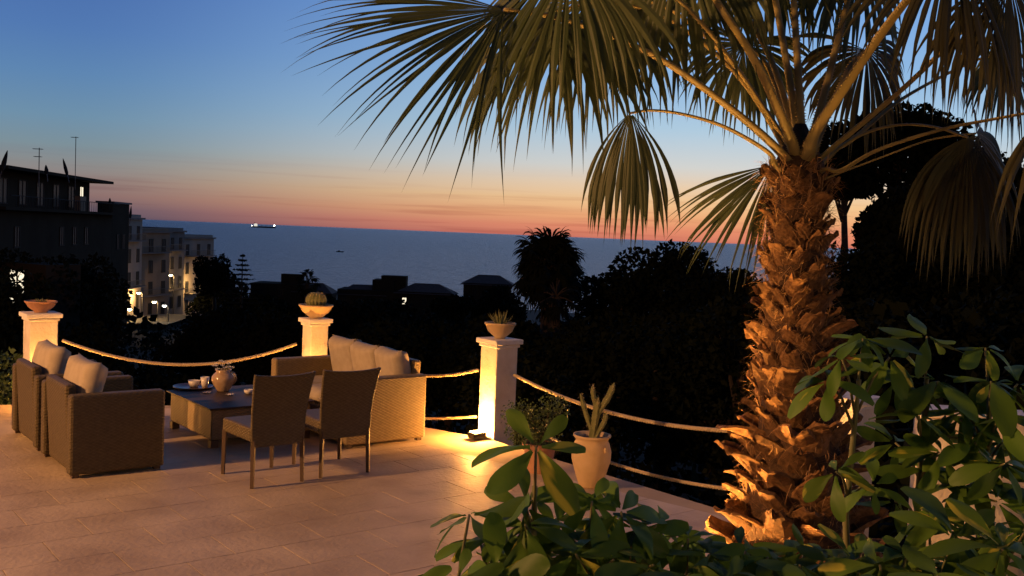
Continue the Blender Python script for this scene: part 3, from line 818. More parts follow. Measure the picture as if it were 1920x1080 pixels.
for k in range(4200):
    z = random.random() ** .9 * (TOP.z + .02); an = random.uniform(0, 6.283); out = Vector((math.cos(an), math.sin(an), 0)); side = Vector((-math.sin(an), math.cos(an), 0))
    p = trunk_c(z) + out * (trunk_r(z) + random.uniform(0, .05))
    d = (out * random.uniform(.1, 1) + side * random.uniform(-1.2, 1.2) + Vector((0, 0, random.uniform(-.7, 1.0)))).normalized()
    l = random.uniform(.04, .16); d2_ = (d + Vector((0, 0, -.5))).normalized(); w = random.uniform(.0012, .003)
    s_ = d.cross(Vector((.2, .3, 1))).normalized() * w; p1 = p + d * l * .6; p2 = p1 + d2_ * l * .5
    mb.add([p - s_, p + s_, p1 + s_ * .8, p1 - s_ * .8, p2], [(0, 1, 2, 3), (3, 2, 4)])
tag(mb.build('fibre', M['fibre'], trunk), kind='stuff')

def blade(mb, H, Dv, Nv, L, nseg=46, spread=215, droop=1.0, seed=0, split=.5, steps=11, cup=.35, tip=1.0, wmul=1.05, early=.25, kinkp=.35):
    rr = random.Random(seed)
    Dv = Dv.normalized(); Nv = (Nv - Dv * Nv.dot(Dv)).normalized(); S = Dv.cross(Nv).normalized()
    sp = R(spread); dphi = sp / (nseg - 1)
    for i in range(nseg):
        ph = -sp / 2 + dphi * i + rr.uniform(-.3, .3) * dphi * .3
        c = math.cos(ph); s = math.sin(ph)
        Li = L * (.62 + .38 * math.cos(ph * .55)) * rr.uniform(.90, 1.08)
        d = (Dv * c + S * s - Nv * cup * abs(s) ** 1.3 + Vector((rr.uniform(-.03, .03), rr.uniform(-.03, .03), rr.uniform(-.03, .03)))).normalized()
        rj = L * split * rr.uniform(.85, 1.15); wj = 2 * rj * math.tan(dphi / 2) * 1.10 * wmul
        p = H + d * .015; ds = Li / steps; o_ = len(mb.v); vs = []
        dr = droop * rr.uniform(.6, 1.5); kink = rr.uniform(.6, .9) if rr.random() < kinkp else 9
        wav = rr.uniform(-.10, .10)
        for k in range(steps + 1):
            sdist = k * ds
            if sdist < rj: w = max(.003, 2 * sdist * math.tan(dphi / 2) * 1.10 * wmul)
            else: w = wj * max(0.015, 1 - (sdist - rj) / (Li - rj + 1e-6)) ** 1.15
            nv = (Nv - d * Nv.dot(d));
            if nv.length < .05: nv = (S.cross(d))
            nv.normalize(); sd = d.cross(nv).normalized()
            fold = .15 * w
            vs += [p - sd * w * .5 - nv * fold * .5, p + nv * fold * .5, p + sd * w * .5 - nv * fold * .5]
            t = sdist / L
            if t > kink: d = (d + Vector((rr.uniform(-.2, .2), rr.uniform(-.2, .2), -rr.uniform(.3, 1.1)))).normalized(); kink = 9
            d = (d + Vector((0, 0, -1)) * dr * ds / L * (early + 2.2 * t ** 1.4) * tip + sd * wav * 2.2 * ds).normalized()
            p = p + d * ds
        mb.add(vs, [q for k in range(steps) for q in ((k * 3, k * 3 + 1, k * 3 + 4, k * 3 + 3), (k * 3 + 1, k * 3 + 2, k * 3 + 5, k * 3 + 4))])
def petiole(mb, pts, w0, w1, teeth=True, seed=0):
    rr = random.Random(seed); P = [Vector(p) for p in pts]
    # smooth Catmull-Rom through the measured points
    Q = []; ex = [P[0] * 2 - P[1]] + P + [P[-1] * 2 - P[-2]]
    for i in range(1, len(ex) - 2):
        for k in range(6):
            t = k / 6; a, b_, c, d = ex[i - 1], ex[i], ex[i + 1], ex[i + 2]
            Q.append(.5 * ((2 * b_) + (c - a) * t + (2 * a - 5 * b_ + 4 * c - d) * t * t + (3 * b_ - a - 3 * c + d) * t ** 3))
    Q.append(P[-1]); n = len(Q)
    rad = [w0 + (w1 - w0) * (i / (n - 1)) ** .6 for i in range(n)]
    mb.tube(Q, rad, 8, flat=.5)
    if teeth:
        for i in range(1, n - 1):
            tg = (Q[i + 1] - Q[i - 1]).normalized(); b_ = Vector((0, 0, 1)); b_ = (b_ - tg * b_.dot(tg)).normalized(); a = tg.cross(b_)
            for sg in (-1, 1):
                for q in range(3):
                    p = Q[i].lerp(Q[i + 1], q / 3) + a * sg * rad[i] * .9
                    mb.add([p - tg * .006, p + tg * .006, p + a * sg * .016 + tg * rr.uniform(-.004, .012), p + b_ * .006], [(0, 1, 2), (0, 2, 3), (1, 3, 2)])
def frond(pet, H, aim, L, N_=(0, -.75, .65), m='frond', **kw):
    pw = kw.pop('pw', (.034, .013)); mb = MB(); pet = [D(1502, 352, 5.72)] + list(pet)
    Hl = H - PB
    blade(mb, Hl, aim - H, Vector(N_), L, **kw)
    fo = mb.build('frond', M[m], palm, smooth=False)
    mb = MB(); petiole(mb, [p - PB for p in pet] + [Hl], pw[0], pw[1], seed=kw.get('seed', 0)); mb.build('petiole', M['petiole'], fo, smooth=True)
    return fo
fronds = [
 # petiole points (px, py, dist), hub, aim, length, ...
 ([(1476, 300, 5.62), (1403, 230, 5.5), (1284, 140, 5.35), (1181, 82, 5.2), (1053, 36, 5.05)], (945, 18, 4.9), (685, 98, 4.65), 1.06, dict(N_=(-.15, -.85, .45), spread=112, droop=.40, seed=1, pw=(.044, .016), nseg=36, cup=.15, split=.40, wmul=1.15, kinkp=0)),
 ([(1482, 300, 5.75), (1390, 150, 5.75), (1260, 40, 5.7), (1140, 5, 5.6)], (1040, 20, 5.4), (960, 160, 5.1), .92, dict(N_=(-.3, -.75, .5), spread=200, droop=1.5, seed=2, nseg=44)),
 ([(1490, 285, 5.6), (1459, 205, 5.5), (1412, 107, 5.45), (1348, 9, 5.45)], (1275, -110, 5.5), (1225, 10, 5.6), .95, dict(N_=(-.25, -.8, .4), spread=190, droop=1.6, seed=4, pw=(.048, .017))),
 ([(1455, 312, 5.62), (1440, 285, 5.6), (1361, 239, 5.55), (1284, 215, 5.5), (1222, 207, 5.5)], (1182, 212, 5.5), (1166, 400, 5.46), .70, dict(N_=(-.25, -.95, .05), spread=104, droop=1.7, seed=5, pw=(.026, .010), cup=.30, nseg=36, split=.62, wmul=1.3, early=.9)),
 ([(1490, 320, 5.9), (1470, 312, 6.0)], (1447, 310, 6.05), (1345, 455, 6.0), .78, dict(N_=(-.3, -.8, .3), spread=110, droop=.5, seed=6, nseg=30, pw=(.022, .012), split=.45, kinkp=.1)),
 ([(1518, 285, 5.55), (1530, 245, 5.5), (1582, 166, 5.35), (1646, 72, 5.2), (1701, 0, 5.1)], (1790, -110, 5.0), (1850, 0, 4.9), .95, dict(N_=(.35, -.75, .4), m='dryfrond', spread=170, droop=1.6, seed=7, pw=(.050, .018), nseg=44)),
 ([(1545, 318, 5.6), (1575, 320, 5.55), (1646, 281, 5.45), (1765, 243, 5.3), (1860, 224, 5.2)], (1965, 205, 5.1), (2060, 290, 5.0), .95, dict(N_=(.5, -.6, .5), m='dryfrond', spread=170, droop=1.6, seed=8, pw=(.030, .014))),
 ([(1540, 310, 5.75), (1574, 277, 5.8), (1629, 247, 5.75), (1689, 234, 5.7), (1752, 238, 5.6)], (1815, 258, 5.5), (1822, 450, 5.45), .80, dict(N_=(.15, -.95, .1), m='dryfrond', spread=150, droop=1.7, seed=9, pw=(.026, .012), cup=.3, nseg=48, split=.58, wmul=1.2, early=.9)),
 ([(1560, 330, 5.6), (1650, 296, 5.6), (1745, 262, 5.56)], (1830, 250, 5.55), (1880, 330, 5.6), .70, dict(N_=(.3, -.8, .4), m='dryfrond', spread=200, droop=2.0, seed=29, pw=(.01, .01), nseg=30)),
 ([(1530, 300, 5.85), (1595, 264, 6.0), (1689, 187, 6.2), (1816, 119, 6.4)], (1890, 95, 6.5), (1960, 180, 6.5), .85, dict(N_=(.4, -.5, .6), spread=220, droop=1.6, seed=10, pw=(.026, .012))),
 ([(1505, 290, 5.85), (1500, 200, 6.0), (1492, 60, 6.15), (1484, -60, 6.25)], (1475, -150, 6.3), (1450, -20, 6.3), .85, dict(N_=(-.1, -.6, .5), spread=220, droop=1.6, seed=11, pw=(.034, .016))),
 ([(1515, 290, 5.85), (1538, 205, 6.0), (1570, 80, 6.15), (1592, -10, 6.25)], (1615, -100, 6.3), (1640, 30, 6.3), .85, dict(N_=(.2, -.6, .5), spread=220, droop=1.6, seed=12, pw=(.036, .016))),
 ([(1520, 300, 5.95), (1560, 200, 6.2), (1595, 120, 6.4)], (1625, 95, 6.5), (1640, 200, 6.5), .70, dict(N_=(.2, -.7, .3), m='dryfrond', spread=250, droop=2.2, seed=13, pw=(.024, .012))),
 ([(1495, 295, 5.95), (1465, 190, 6.25), (1430, 110, 6.45)], (1395, 85, 6.5), (1375, 190, 6.5), .62, dict(N_=(-.2, -.7, .3), spread=250, droop=2.1, seed=14, pw=(.022, .012))),
 ([(1500, 290, 5.9), (1475, 120, 6.1), (1440, -60, 6.2)], (1400, -150, 6.3), (1365, -60, 6.3), .90, dict(N_=(-.1, -.6, .7), spread=210, droop=1.5, seed=15, pw=(.034, .016))),
 ([(1500, 292, 5.9), (1440, 100, 6.3), (1350, -30, 6.6)], (1240, -80, 6.8), (1180, 20, 6.8), .95, dict(N_=(-.3, -.4, .8), spread=220, droop=1.5, seed=17, pw=(.03, .014))),
 ([(1490, 292, 5.7), (1330, 60, 5.5), (1190, -60, 5.2)], (1070, -80, 4.9), (985, 30, 4.8), .92, dict(N_=(-.3, -.7, .6), spread=180, droop=1.5, seed=19, pw=(.036, .016))),
 ([(1530, 305, 5.65), (1700, 160, 5.4), (1830, 30, 5.1)], (1890, -40, 4.95), (1880, 160, 4.9), .74, dict(N_=(.15, -.95, .1), m='dryfrond', spread=150, droop=1.7, early=.9, seed=20, pw=(.03, .014), nseg=40, split=.55)),
 ([(1490, 292, 5.8), (1380, 130, 5.9), (1260, 20, 6.0)], (1120, -20, 6.0), (1060, 110, 5.9), .95, dict(N_=(-.3, -.8, .4), spread=190, droop=1.7, seed=23, pw=(.028, .014))),
]
for pet, H, aim, L, kw in fronds:
    frond([D(*p) for p in pet], D(*H), D(*aim), L, **kw)
o = thing('palm_uplight', 'uplight set in the ground at the foot of the fan palm', 'lamp', (PB.x - 1.02, PB.y + .10, 0))
o.location.z = .0
rbox('housing', M['lampbody'], o, (0, 0, .03), (.14, .14, .06), .01)
rbox('lens', M['glow'], o, (0, 0, .063), (.11, .11, .012), .004)
lamp('palm_uplight_bulb', Vector(o.location) + Vector((0, 0, .14)), 350, (1, .44, .105), .04, 'SPOT', (PB.x - .1, PB.y - .05, 1.9), 120, .5)

# ------------------------------------------------------------------ umbrella plants in front
def leaflet_mesh(seed, curve):
    rr = random.Random(seed); ni, nj = 4, 8; vs = []
    for j in range(nj + 1):
        t = j / nj
        w = (.165 + .02 * (seed % 3)) * (math.sin(math.pi * min(1, t ** 1.45 * .985 + .008)) ** .62) * (.75 + .3 * t)
        if j == 0: w = .022
        if j == nj: w = .075
        y = t; z = -curve * t * t
        for i in range(ni + 1):
            u = i / ni * 2 - 1
            vs.append((u * w, y - .02 * u * u * (1 if j == nj else 0), z + .16 * abs(u) * w - .10 * w * u * u + .024 * math.sin(5 * t + u * 2 + seed) + .05 * math.sin(seed * 2.1) * t * u * w * 4))
    n1 = ni + 1; mb = MB(); mb.add(vs, [(j * n1 + i, j * n1 + i + 1, (j + 1) * n1 + i + 1, (j + 1) * n1 + i) for j in range(nj) for i in range(ni)])
    return mb
LM = [leaflet_mesh(s_, c_).mesh('leaflet', M[k_], True) for s_, c_, k_ in [(0, .08, 'leaf'), (1, .25, 'leaf'), (2, .48, 'leaf'), (3, .12, 'leafv'), (4, .38, 'leafv'), (5, -.10, 'leaf'), (7, .35, 'leaf')]]
def cluster(shrub, base, hub, up_, n, size, rr, vprob=.35, az0=None, arc=None, droop=None):
    b0 = Vector(shrub.location)
    mb = MB(); mid = base.lerp(hub, .5) + Vector((0, 0, .02)); mb.tube([base - b0, mid - b0, hub - b0], [.0042, .0034, .0028], 5)
    st_ = mb.build('leaf_stalk', M['stemg'], shrub, smooth=True)
    up_ = up_.normalized(); a = up_.cross(Vector((.3, 1, .2))).normalized(); b_ = up_.cross(a)
    off = rr.uniform(0, 6.28) if az0 is None else az0
    for k in range(n):
        an = off + (arc or 2 * math.pi) * k / n + rr.uniform(-.2, .2)
        rad = a * math.cos(an) + b_ * math.sin(an)
        dr = rr.uniform(-.1, .55) if droop is None else droop + rr.uniform(-.2, .2)
        yv = (rad * math.cos(dr) - up_ * math.sin(dr)).normalized()
        zv = (up_ - yv * up_.dot(yv)).normalized()
        zv = (zv + yv.cross(zv) * rr.uniform(-.5, .5)).normalized(); xv = yv.cross(zv).normalized(); zv = xv.cross(yv)
        s_ = size * rr.uniform(.50, 1.02); mm = Matrix.Identity(4)
        for i in range(3): mm[i][0] = xv[i] * s_ * 1.1; mm[i][1] = yv[i] * s_; mm[i][2] = zv[i] * s_
        mm.translation = hub - b0 + yv * .012
        link('leaflet', LM[rr.choice((3, 4)) if rr.random() < vprob else rr.choice((0, 1, 2, 5, 6))], st_, mat=mm)
def shrub(label, root, clusters, seed, nstem=5, vprob=.35, off=(0, 0)):
    rr = random.Random(seed); root = Vector(root)
    o = thing('umbrella_plant', label, 'shrub', root, 0, 'umbrella plants in the foreground')
    hubs = []
    for c in clusters:
        px, py, d = c[:3]; px += off[0]; py += off[1]; size = c[3] if len(c) > 3 else .13; n = c[4] if len(c) > 4 else rr.choice((6, 7, 8))
        hubs.append((D(px, py, d), size, n, c[5] if len(c) > 5 else None, c[6] if len(c) > 6 else (None, None)))
    order = sorted(range(len(hubs)), key=lambda i: hubs[i][0].z)
        # stems rise from the root to groups of hubs
    groups = {}
    xs = sorted(h[0].x for h in hubs)
    for h in hubs:
        k = min(nstem - 1, int((h[0].x - xs[0]) / (xs[-1] - xs[0] + 1e-6) * nstem)); groups.setdefault(k, []).append(h)
    for k, g in groups.items():
        top = max(g, key=lambda h: h[0].z)[0]; cx = sum(h[0].x for h in g) / len(g); cy = sum(h[0].y for h in g) / len(g)
        pts = [Vector((root.x + (cx - root.x) * .3, root.y, root.z)), Vector((root.x + (cx - root.x) * .75, (root.y + cy) / 2, top.z * .45)), Vector((cx, cy + .02, top.z * .75)), Vector((cx * .4 + top.x * .6, cy + .03, top.z - .10))]
        mb = MB(); Q = []
        for i in range(len(pts) - 1):
            for q in range(5): Q.append(pts[i].lerp(pts[i + 1], q / 5) - root)
        Q.append(pts[-1] - root); mb.tube(Q, list(np.linspace(.013, .006, len(Q))), 7); mb.build('stem', M['stemg'], o, smooth=True)
        for h, size, n, upv, (dro, az) in g:
            zb = min(h.z - .06, top.z - .12); t = max(0, min(1, (zb - top.z * .75) / (top.z * .25)))
            base = Vector((cx, cy + .02, top.z * .75)).lerp(pts[-1], t) if zb > top.z * .75 else Vector((cx, cy + .02, max(zb, top.z * .5)))
            if (base - h).length > .30: base = h + (base - h).normalized() * .30
            u = Vector(upv) if upv else Vector((rr.uniform(-.35, .35), rr.uniform(-.75, .1), 1))
            cluster(o, base, h, u, n, size, rr, vprob, az, None, dro)
    return o
shrub('low umbrella plant with one tall leafy stem rising before the terracotta pot', (.35, 1.95, 0), [
    (1005, 838, 2.0, .165, 6, (0, -.60, .8), (.05, .3)), (985, 948, 2.05, .10, 6, (-.1, -.9, .6)), (985, 985, 1.95, .135, 7, (-.5, -.5, .6)),
    (930, 1000, 2.0, .12, 6, (-.7, -.4, .5)), (1045, 985, 2.1, .10, 6), (1110, 940, 2.05, .125, 7, (0, -.8, .6)), (1165, 960, 2.05, .14, 7, (.2, -.6, .7)),
    (1080, 1040, 1.95, .13, 7), (1010, 1060, 1.95, .12, 7), (930, 1075, 1.9, .12, 7, (-.4, -.6, .6)), (860, 1085, 1.85, .12, 6, (-.5, -.3, .8)), (1150, 1050, 1.95, .13, 7),
    (1230, 985, 2.1, .12, 7, (.3, -.6, .7)), (1225, 1060, 1.95, .13, 7), (760, 1100, 1.75, .10, 5, (-.4, -.4, .8)), (1110, 1090, 1.85, .13, 7), (990, 1110, 1.8, .13, 7), *[(900 + 40 * q, 1015 + (q * 37) % 60, 2.15 + .02 * (q % 4), .105, 7) for q in range(9)], *[(880 + 52 * q, 965 + (q * 41) % 55, 2.05 + .02 * (q % 4), .13, 7) for q in range(7)]], 11, 5, .16)
shrub('low umbrella plant filling the bottom edge before the palm trunk', (.75, 1.95, 0), [
    (1290, 1010, 2.1, .12, 7), (1330, 1040, 2.05, .12, 7), (1390, 1030, 2.1, .11, 7), (1440, 1045, 2.1, .12, 7), (1500, 1060, 2.05, .12, 7), (1360, 1085, 1.95, .12, 7),
    (1290, 1080, 1.95, .13, 7), *[(1250 + 37 * q, 1022 + (q * 53) % 40, 2.2 + .012 * ((q * 7) % 9), .105, 7) for q in range(12)], (1440, 1095, 1.95, .12, 7), (1560, 1055, 2.1, .11, 7), (1530, 1100, 1.95, .13, 7), (1610, 1075, 2.05, .12, 7), (1250, 1110, 1.85, .12, 6)], 12, 4, .14)
shrub('tall umbrella plant with bare green stem in front of the white wall', (1.0, 2.35, 0), [
    (1640, 655, 2.45, .125, 8, (-.1, -.3, 1)), (1600, 690, 2.4, .135, 6, (-.5, -.3, .8)), (1690, 690, 2.45, .13, 7, (.1, -.7, .7)), (1760, 650, 2.5, .115, 7, (.1, -.2, 1)),
    (1780, 735, 2.45, .15, 7, (.3, -.2, .9)), (1870, 672, 2.5, .11, 6, (.1, -.3, 1)), (1880, 735, 2.4, .14, 7, (.2, -.3, .9)), (1575, 735, 2.4, .14, 6, (-.4, -.6, .6)),
    (1700, 735, 2.45, .12, 6, (0, -.6, .7)), (1900, 800, 2.35, .13, 7), (1795, 800, 2.5, .11, 6, (0, -.9, .4)), (1850, 850, 2.4, .13, 7), (1905, 890, 2.3, .13, 7),
    (1590, 905, 2.35, .12, 5, (-.5, -.5, .6)), (1660, 930, 2.35, .12, 6, (-.2, -.7, .6)), (1830, 790, 2.45, .13, 7, (0, -.5, .8)), (1900, 850, 2.45, .13, 7), (1790, 870, 2.4, .13, 7, (0, -.7, .7)), (1860, 920, 2.4, .13, 7), (1930, 740, 2.45, .13, 7), (1760, 900, 2.45, .12, 7), (1820, 930, 2.35, .13, 7), (1700, 850, 2.5, .10, 6, (.2, -.8, .5)), (1890, 960, 2.3, .13, 7), (1700, 960, 2.4, .11, 6), *[(1745 + 38 * q, 800 + (q * 67) % 130, 2.42 + .03 * (q % 3), .115, 7) for q in range(6)]], 13, 3, .12, (-22, -20))
shrub('bright umbrella plant in the bottom right corner with yellow-splashed leaves', (1.05, 1.9, 0), [
    (1790, 1010, 2.0, .15, 7, (0, -.75, .7)), (1880, 1030, 1.95, .14, 7, (.2, -.7, .7)), (1700, 1040, 2.05, .13, 7, (-.3, -.6, .7)), (1650, 1060, 2.0, .12, 7, (-.4, -.6, .6)),
    (1760, 1080, 1.9, .14, 7), (1850, 1090, 1.85, .14, 7), (1920, 1000, 2.05, .12, 7), (1690, 1100, 1.9, .13, 7), *[(1740 + 46 * q, 965 + (q * 31) % 50, 2.15 + .03 * (q % 3), .125, 7) for q in range(5)], *[(1600 + 34 * q, 1050 + (q * 29) % 45, 2.1 + .02 * (q % 4), .105, 7) for q in range(9)]], 14, 4, .42)

# ------------------------------------------------------------------ background trees
def tree(loc, H, crown, n, leaf, label, group, m='tree', trunk_h=.4, seed=0, nblob=12, sq=.8, name='broadleaf_tree'):
    g = random.Random(seed); loc = Vector(loc); o = thing(name, label, 'tree', loc, 0, group)
    rx, rz = crown; cz = H - rz; bl = [((0, 0, cz), (rx * .7, rx * .7, rz * .75))]
    for k in range(nblob):
        an = k * 2.4; e = g.uniform(-.55, .9); q = math.sqrt(max(0, 1 - e * e)); s_ = g.uniform(.32, .5)
        bl.append(((rx * .72 * q * math.cos(an), rx * .72 * q * math.sin(an), cz + rz * .68 * e), (rx * s_, rx * s_, rz * s_ * sq)))
    tag(link('crown', cloud_mesh('crown', leaf_cloud(bl, n, leaf, .32, seed + 5), M[m]), o), kind='stuff')
    mb = MB(); r0 = max(.1, H * .028); mb.tube([(0, 0, -.5), (.03 * H, 0, cz * .5), (0, .02 * H, cz), (0, 0, cz + rz * .3)], [r0 * 1.2, r0 * .9, r0 * .7, r0 * .3], 8)
    for k in range(5):
        c_ = Vector(bl[1 + k * 2][0]) if 1 + k * 2 < len(bl) else Vector((0, 0, cz)); mb.tube([(0, .01 * H, cz * .75), c_ * .5 + Vector((0, 0, cz * .42)), c_], [r0 * .45, r0 * .3, r0 * .12], 6)
    mb.build('trunk', M['wood'], o)
    return o
def tree_px(px, top, d, rx, rz, n, leaf, label, group, **kw):
    t_ = D(px, top, d); gz = land(t_.x, t_.y); return tree((t_.x, t_.y, gz), t_.z - gz, (rx, rz), int(n * 1.9), leaf * .78, label, group, **kw)
GB = 'dark trees below the terrace'
spec = [
 (1260, 443, 42, 2.9, 3.0, 5200, .30, 'bushy dark tree against the sea just left of the palm trunk'),
 (1160, 488, 40, 1.7, 2.2, 3400, .26, 'small round dark tree in the dip right of the silhouetted palm'),
 (1350, 470, 38, 2.6, 3.0, 4200, .28, 'dark tree directly behind the left side of the palm trunk'),
 (1100, 560, 30, 2.4, 2.6, 4200, .24, 'low dark tree below the silhouetted palm'),
 (1036, 446, 39.5, 1.15, 1.6, 3000, .2, 'dark rounded tree close behind the silhouetted palm crown'),
 (1240, 540, 28, 2.5, 2.8, 4200, .24, 'low dark tree filling the gap below the bushy one'),
 (1400, 520, 24, 2.4, 2.8, 4200, .22, 'low dark tree just behind the palm trunk'),
 (960, 575, 34, 2.4, 2.4, 3600, .25, 'low dark tree behind the brightest column'),
 (1000, 640, 20, 1.8, 2.2, 3600, .18, 'dark shrubby tree right of the brightest column'),
 (840, 590, 40, 2.9, 2.4, 3800, .28, 'dark tree below the far house with the lit window'),
 (720, 590, 38, 2.7, 2.2, 3800, .28, 'dark tree behind the sofa cushions'),
 (660, 560, 55, 2.6, 2.8, 3400, .32, 'dark drooping tree right of the ball cactus'),
 (540, 575, 48, 3.0, 2.6, 3600, .32, 'dark tree left of the column with the ball cactus'),
 (440, 560, 60, 3.4, 3.0, 3600, .36, 'dark tree above the middle of the left rope'),
 (385, 598, 60, 2.6, 2.6, 3400, .36, 'dark tree at the right end of the lit street'),
 (285, 672, 45, 2.2, 2.0, 3400, .30, 'dark tree below the lit street'),
 (135, 590, 40, 2.2, 3.0, 3800, .28, 'dark tree right of the left column'),
 (150, 470, 52, 2.4, 3.6, 3600, .32, 'dark tall tree before the dark apartment block wall'),
 (70, 455, 48, 2.6, 3.2, 3600, .32, 'dark tree before the left end of the apartment block'),
 (-10, 500, 40, 2.6, 3.2, 3600, .28, 'dark tree at the left picture edge'),
 (400, 472, 118, 2.4, 3.0, 2400, .5, 'dark ragged tree beside the last house of the street'),
 (1738, 322, 36, 2.4, 3.6, 9500, .36, 'dense dark tree right of the palm trunk under the pine'),
 (1600, 436, 30, 1.9, 2.6, 3800, .24, 'dense dark tree tucked behind the right side of the palm trunk'),
 (1850, 285, 30, 2.2, 3.6, 8000, .28, 'tall dense dark tree behind the hanging right frond'),
 (1960, 225, 36, 2.8, 4.4, 7500, .32, 'tall dark tree at the right picture edge'),
 (1780, 520, 20, 2.6, 2.6, 5000, .20, 'low dark tree between the wall and the tall trees'),
 (1930, 520, 20, 2.2, 2.6, 4600, .20, 'low dark tree behind the right end of the white wall'),
 (1560, 560, 17, 1.9, 2.4, 4600, .17, 'low dark tree right behind the palm trunk middle'),
]
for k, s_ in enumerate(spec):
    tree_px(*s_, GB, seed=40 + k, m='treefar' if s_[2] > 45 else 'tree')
# umbrella pine
pc = D(1690, 195, 55); gz = land(pc.x, pc.y)
o = tree((pc.x, pc.y, gz), pc.z - gz, (4.4, 3.1), 15000, .36, 'broad domed pine rising above the trees right of the palm trunk', None, seed=99, nblob=18, sq=.8, name='umbrella_pine')
# second lower pine limb mass at its left, over the orange gap
tree_px(1585, 330, 70, 1.7, 1.0, 1500, .36, 'small thin crowned pine in the bright gap beside the palm trunk', None, seed=101, m='treefar', name='young_pine')
# undergrowth and hedge (nobody could count it)
blobs = []
for k in range(420):
    y = 12 + 75 * random.random() ** 1.6; x = (random.uniform(-.56, .60)) * y + random.uniform(-2, 2)
    if y < 16 and x < -4: continue
    r_ = random.uniform(.5, 1.1) * (1 + y / 50); blobs.append(((x, y, land(x, y) + r_ * .45), (r_ * 1.3, r_ * 1.3, r_)))
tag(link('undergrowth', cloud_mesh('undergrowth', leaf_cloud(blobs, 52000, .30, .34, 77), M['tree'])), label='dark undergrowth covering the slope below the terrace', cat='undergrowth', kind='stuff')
blobs = [((x, 10.75 + .14 * (-x - 7), .10 + .1 * math.sin(x * 2)), (.45, .35, .34)) for x in np.arange(-9.5, -5.1, .35)]
tag(link('hedge', cloud_mesh('hedge', leaf_cloud(blobs, 9000, .05, .4, 78), M['grass'])), label='low green hedge along the terrace edge at far left', cat='hedge', kind='stuff')

# silhouetted fan palms
def small_palm(px, top, d, Lf, nf, label, hub_drop, seed=0, nseg=16):
    t_ = D(px, top, d); gz = land(t_.x, t_.y); zc = t_.z - gz - hub_drop; o = thing('silhouetted_palm', label, 'palm tree', (t_.x, t_.y, gz), 0, 'far fan palms')
    mb = MB(); mb.tube([(0, 0, -.4), (.05, 0, zc * .5), (0, 0, zc)], [.34 * Lf, .24 * Lf, .22 * Lf], 10); mb.build('trunk', M['wood'], o)
    for k in range(nf):
        an = k * 2.4 + seed; e = -1.05 + 2.5 * ((k + .5) / nf); rr = random.Random(k + seed)
        d_ = Vector((math.cos(an) * math.cos(e), math.sin(an) * math.cos(e), math.sin(e))); h = Vector((0, 0, zc)) + d_ * Lf * (.55 + .55 * rr.random())
        mb = MB(); upv = Vector((0, 0, 1)) - d_ * d_.z
        if upv.length < .1: upv = Vector((1, 0, 0))
        blade(mb, h, d_ + Vector((0, 0, -.15)), upv, Lf * .72, nseg, 230, 1.5, k + seed, steps=5)
        f_ = mb.build('frond', M['treefar'], o)
        mb = MB(); mb.tube([(0, 0, zc), Vector((0, 0, zc)) + d_ * Lf * .45 + Vector((0, 0, .05)), h], [.05 * Lf, .035 * Lf, .02 * Lf], 5); mb.build('petiole', M['wood'], f_)
small_palm(1032, 420, 38, 1.12, 78, 'dark shaggy fan palm silhouetted against the sea', 1.75, 1, 16)
small_palm(1045, 500, 36, .8, 20, 'lower dark palm crown just below the silhouetted palm', 1.1, 4, 16)
small_palm(577, 511, 190, 2.2, 16, 'tiny fan palm silhouetted on the shore left of the ball cactus', 2.2, 2, 10)
# Norfolk pine
t_ = D(455, 476, 115); gz = land(t_.x, t_.y); H = t_.z - gz
o = thing('norfolk_pine', 'tiered dark conifer silhouetted against the sea right of the street', 'tree', (t_.x, t_.y, gz))
mb = MB(); mb.tube([(0, 0, -.5), (0, 0, H)], [.22, .03], 8); mb.build('trunk', M['wood'], o)
for k in range(11):
    z = H - .25 - k * .55; 
    if z < 1: break
    L = .25 + k * .26; Vs = []
    bl = []
    mb = MB()
    for q in range(6):
        an = q * math.pi / 3 + k * .5; d_ = Vector((math.cos(an), math.sin(an), .0)); mb.tube([(0, 0, z), Vector((0, 0, z + .03)) + d_ * L * .6, Vector((0, 0, z + .12)) + d_ * L], [.035, .03, .01], 5)
        for s_ in range(6):
            c_ = Vector((0, 0, z + .03)) + d_ * L * (.25 + .13 * s_); bl.append((tuple(c_), (.10 + .02 * k, .10 + .02 * k, .09)))
    br = mb.build('branch_tier', M['wood'], o)
    tag(link('needles', cloud_mesh('needles', leaf_cloud(bl, 260, .2, .25, k), M['treefar']), br), kind='stuff')

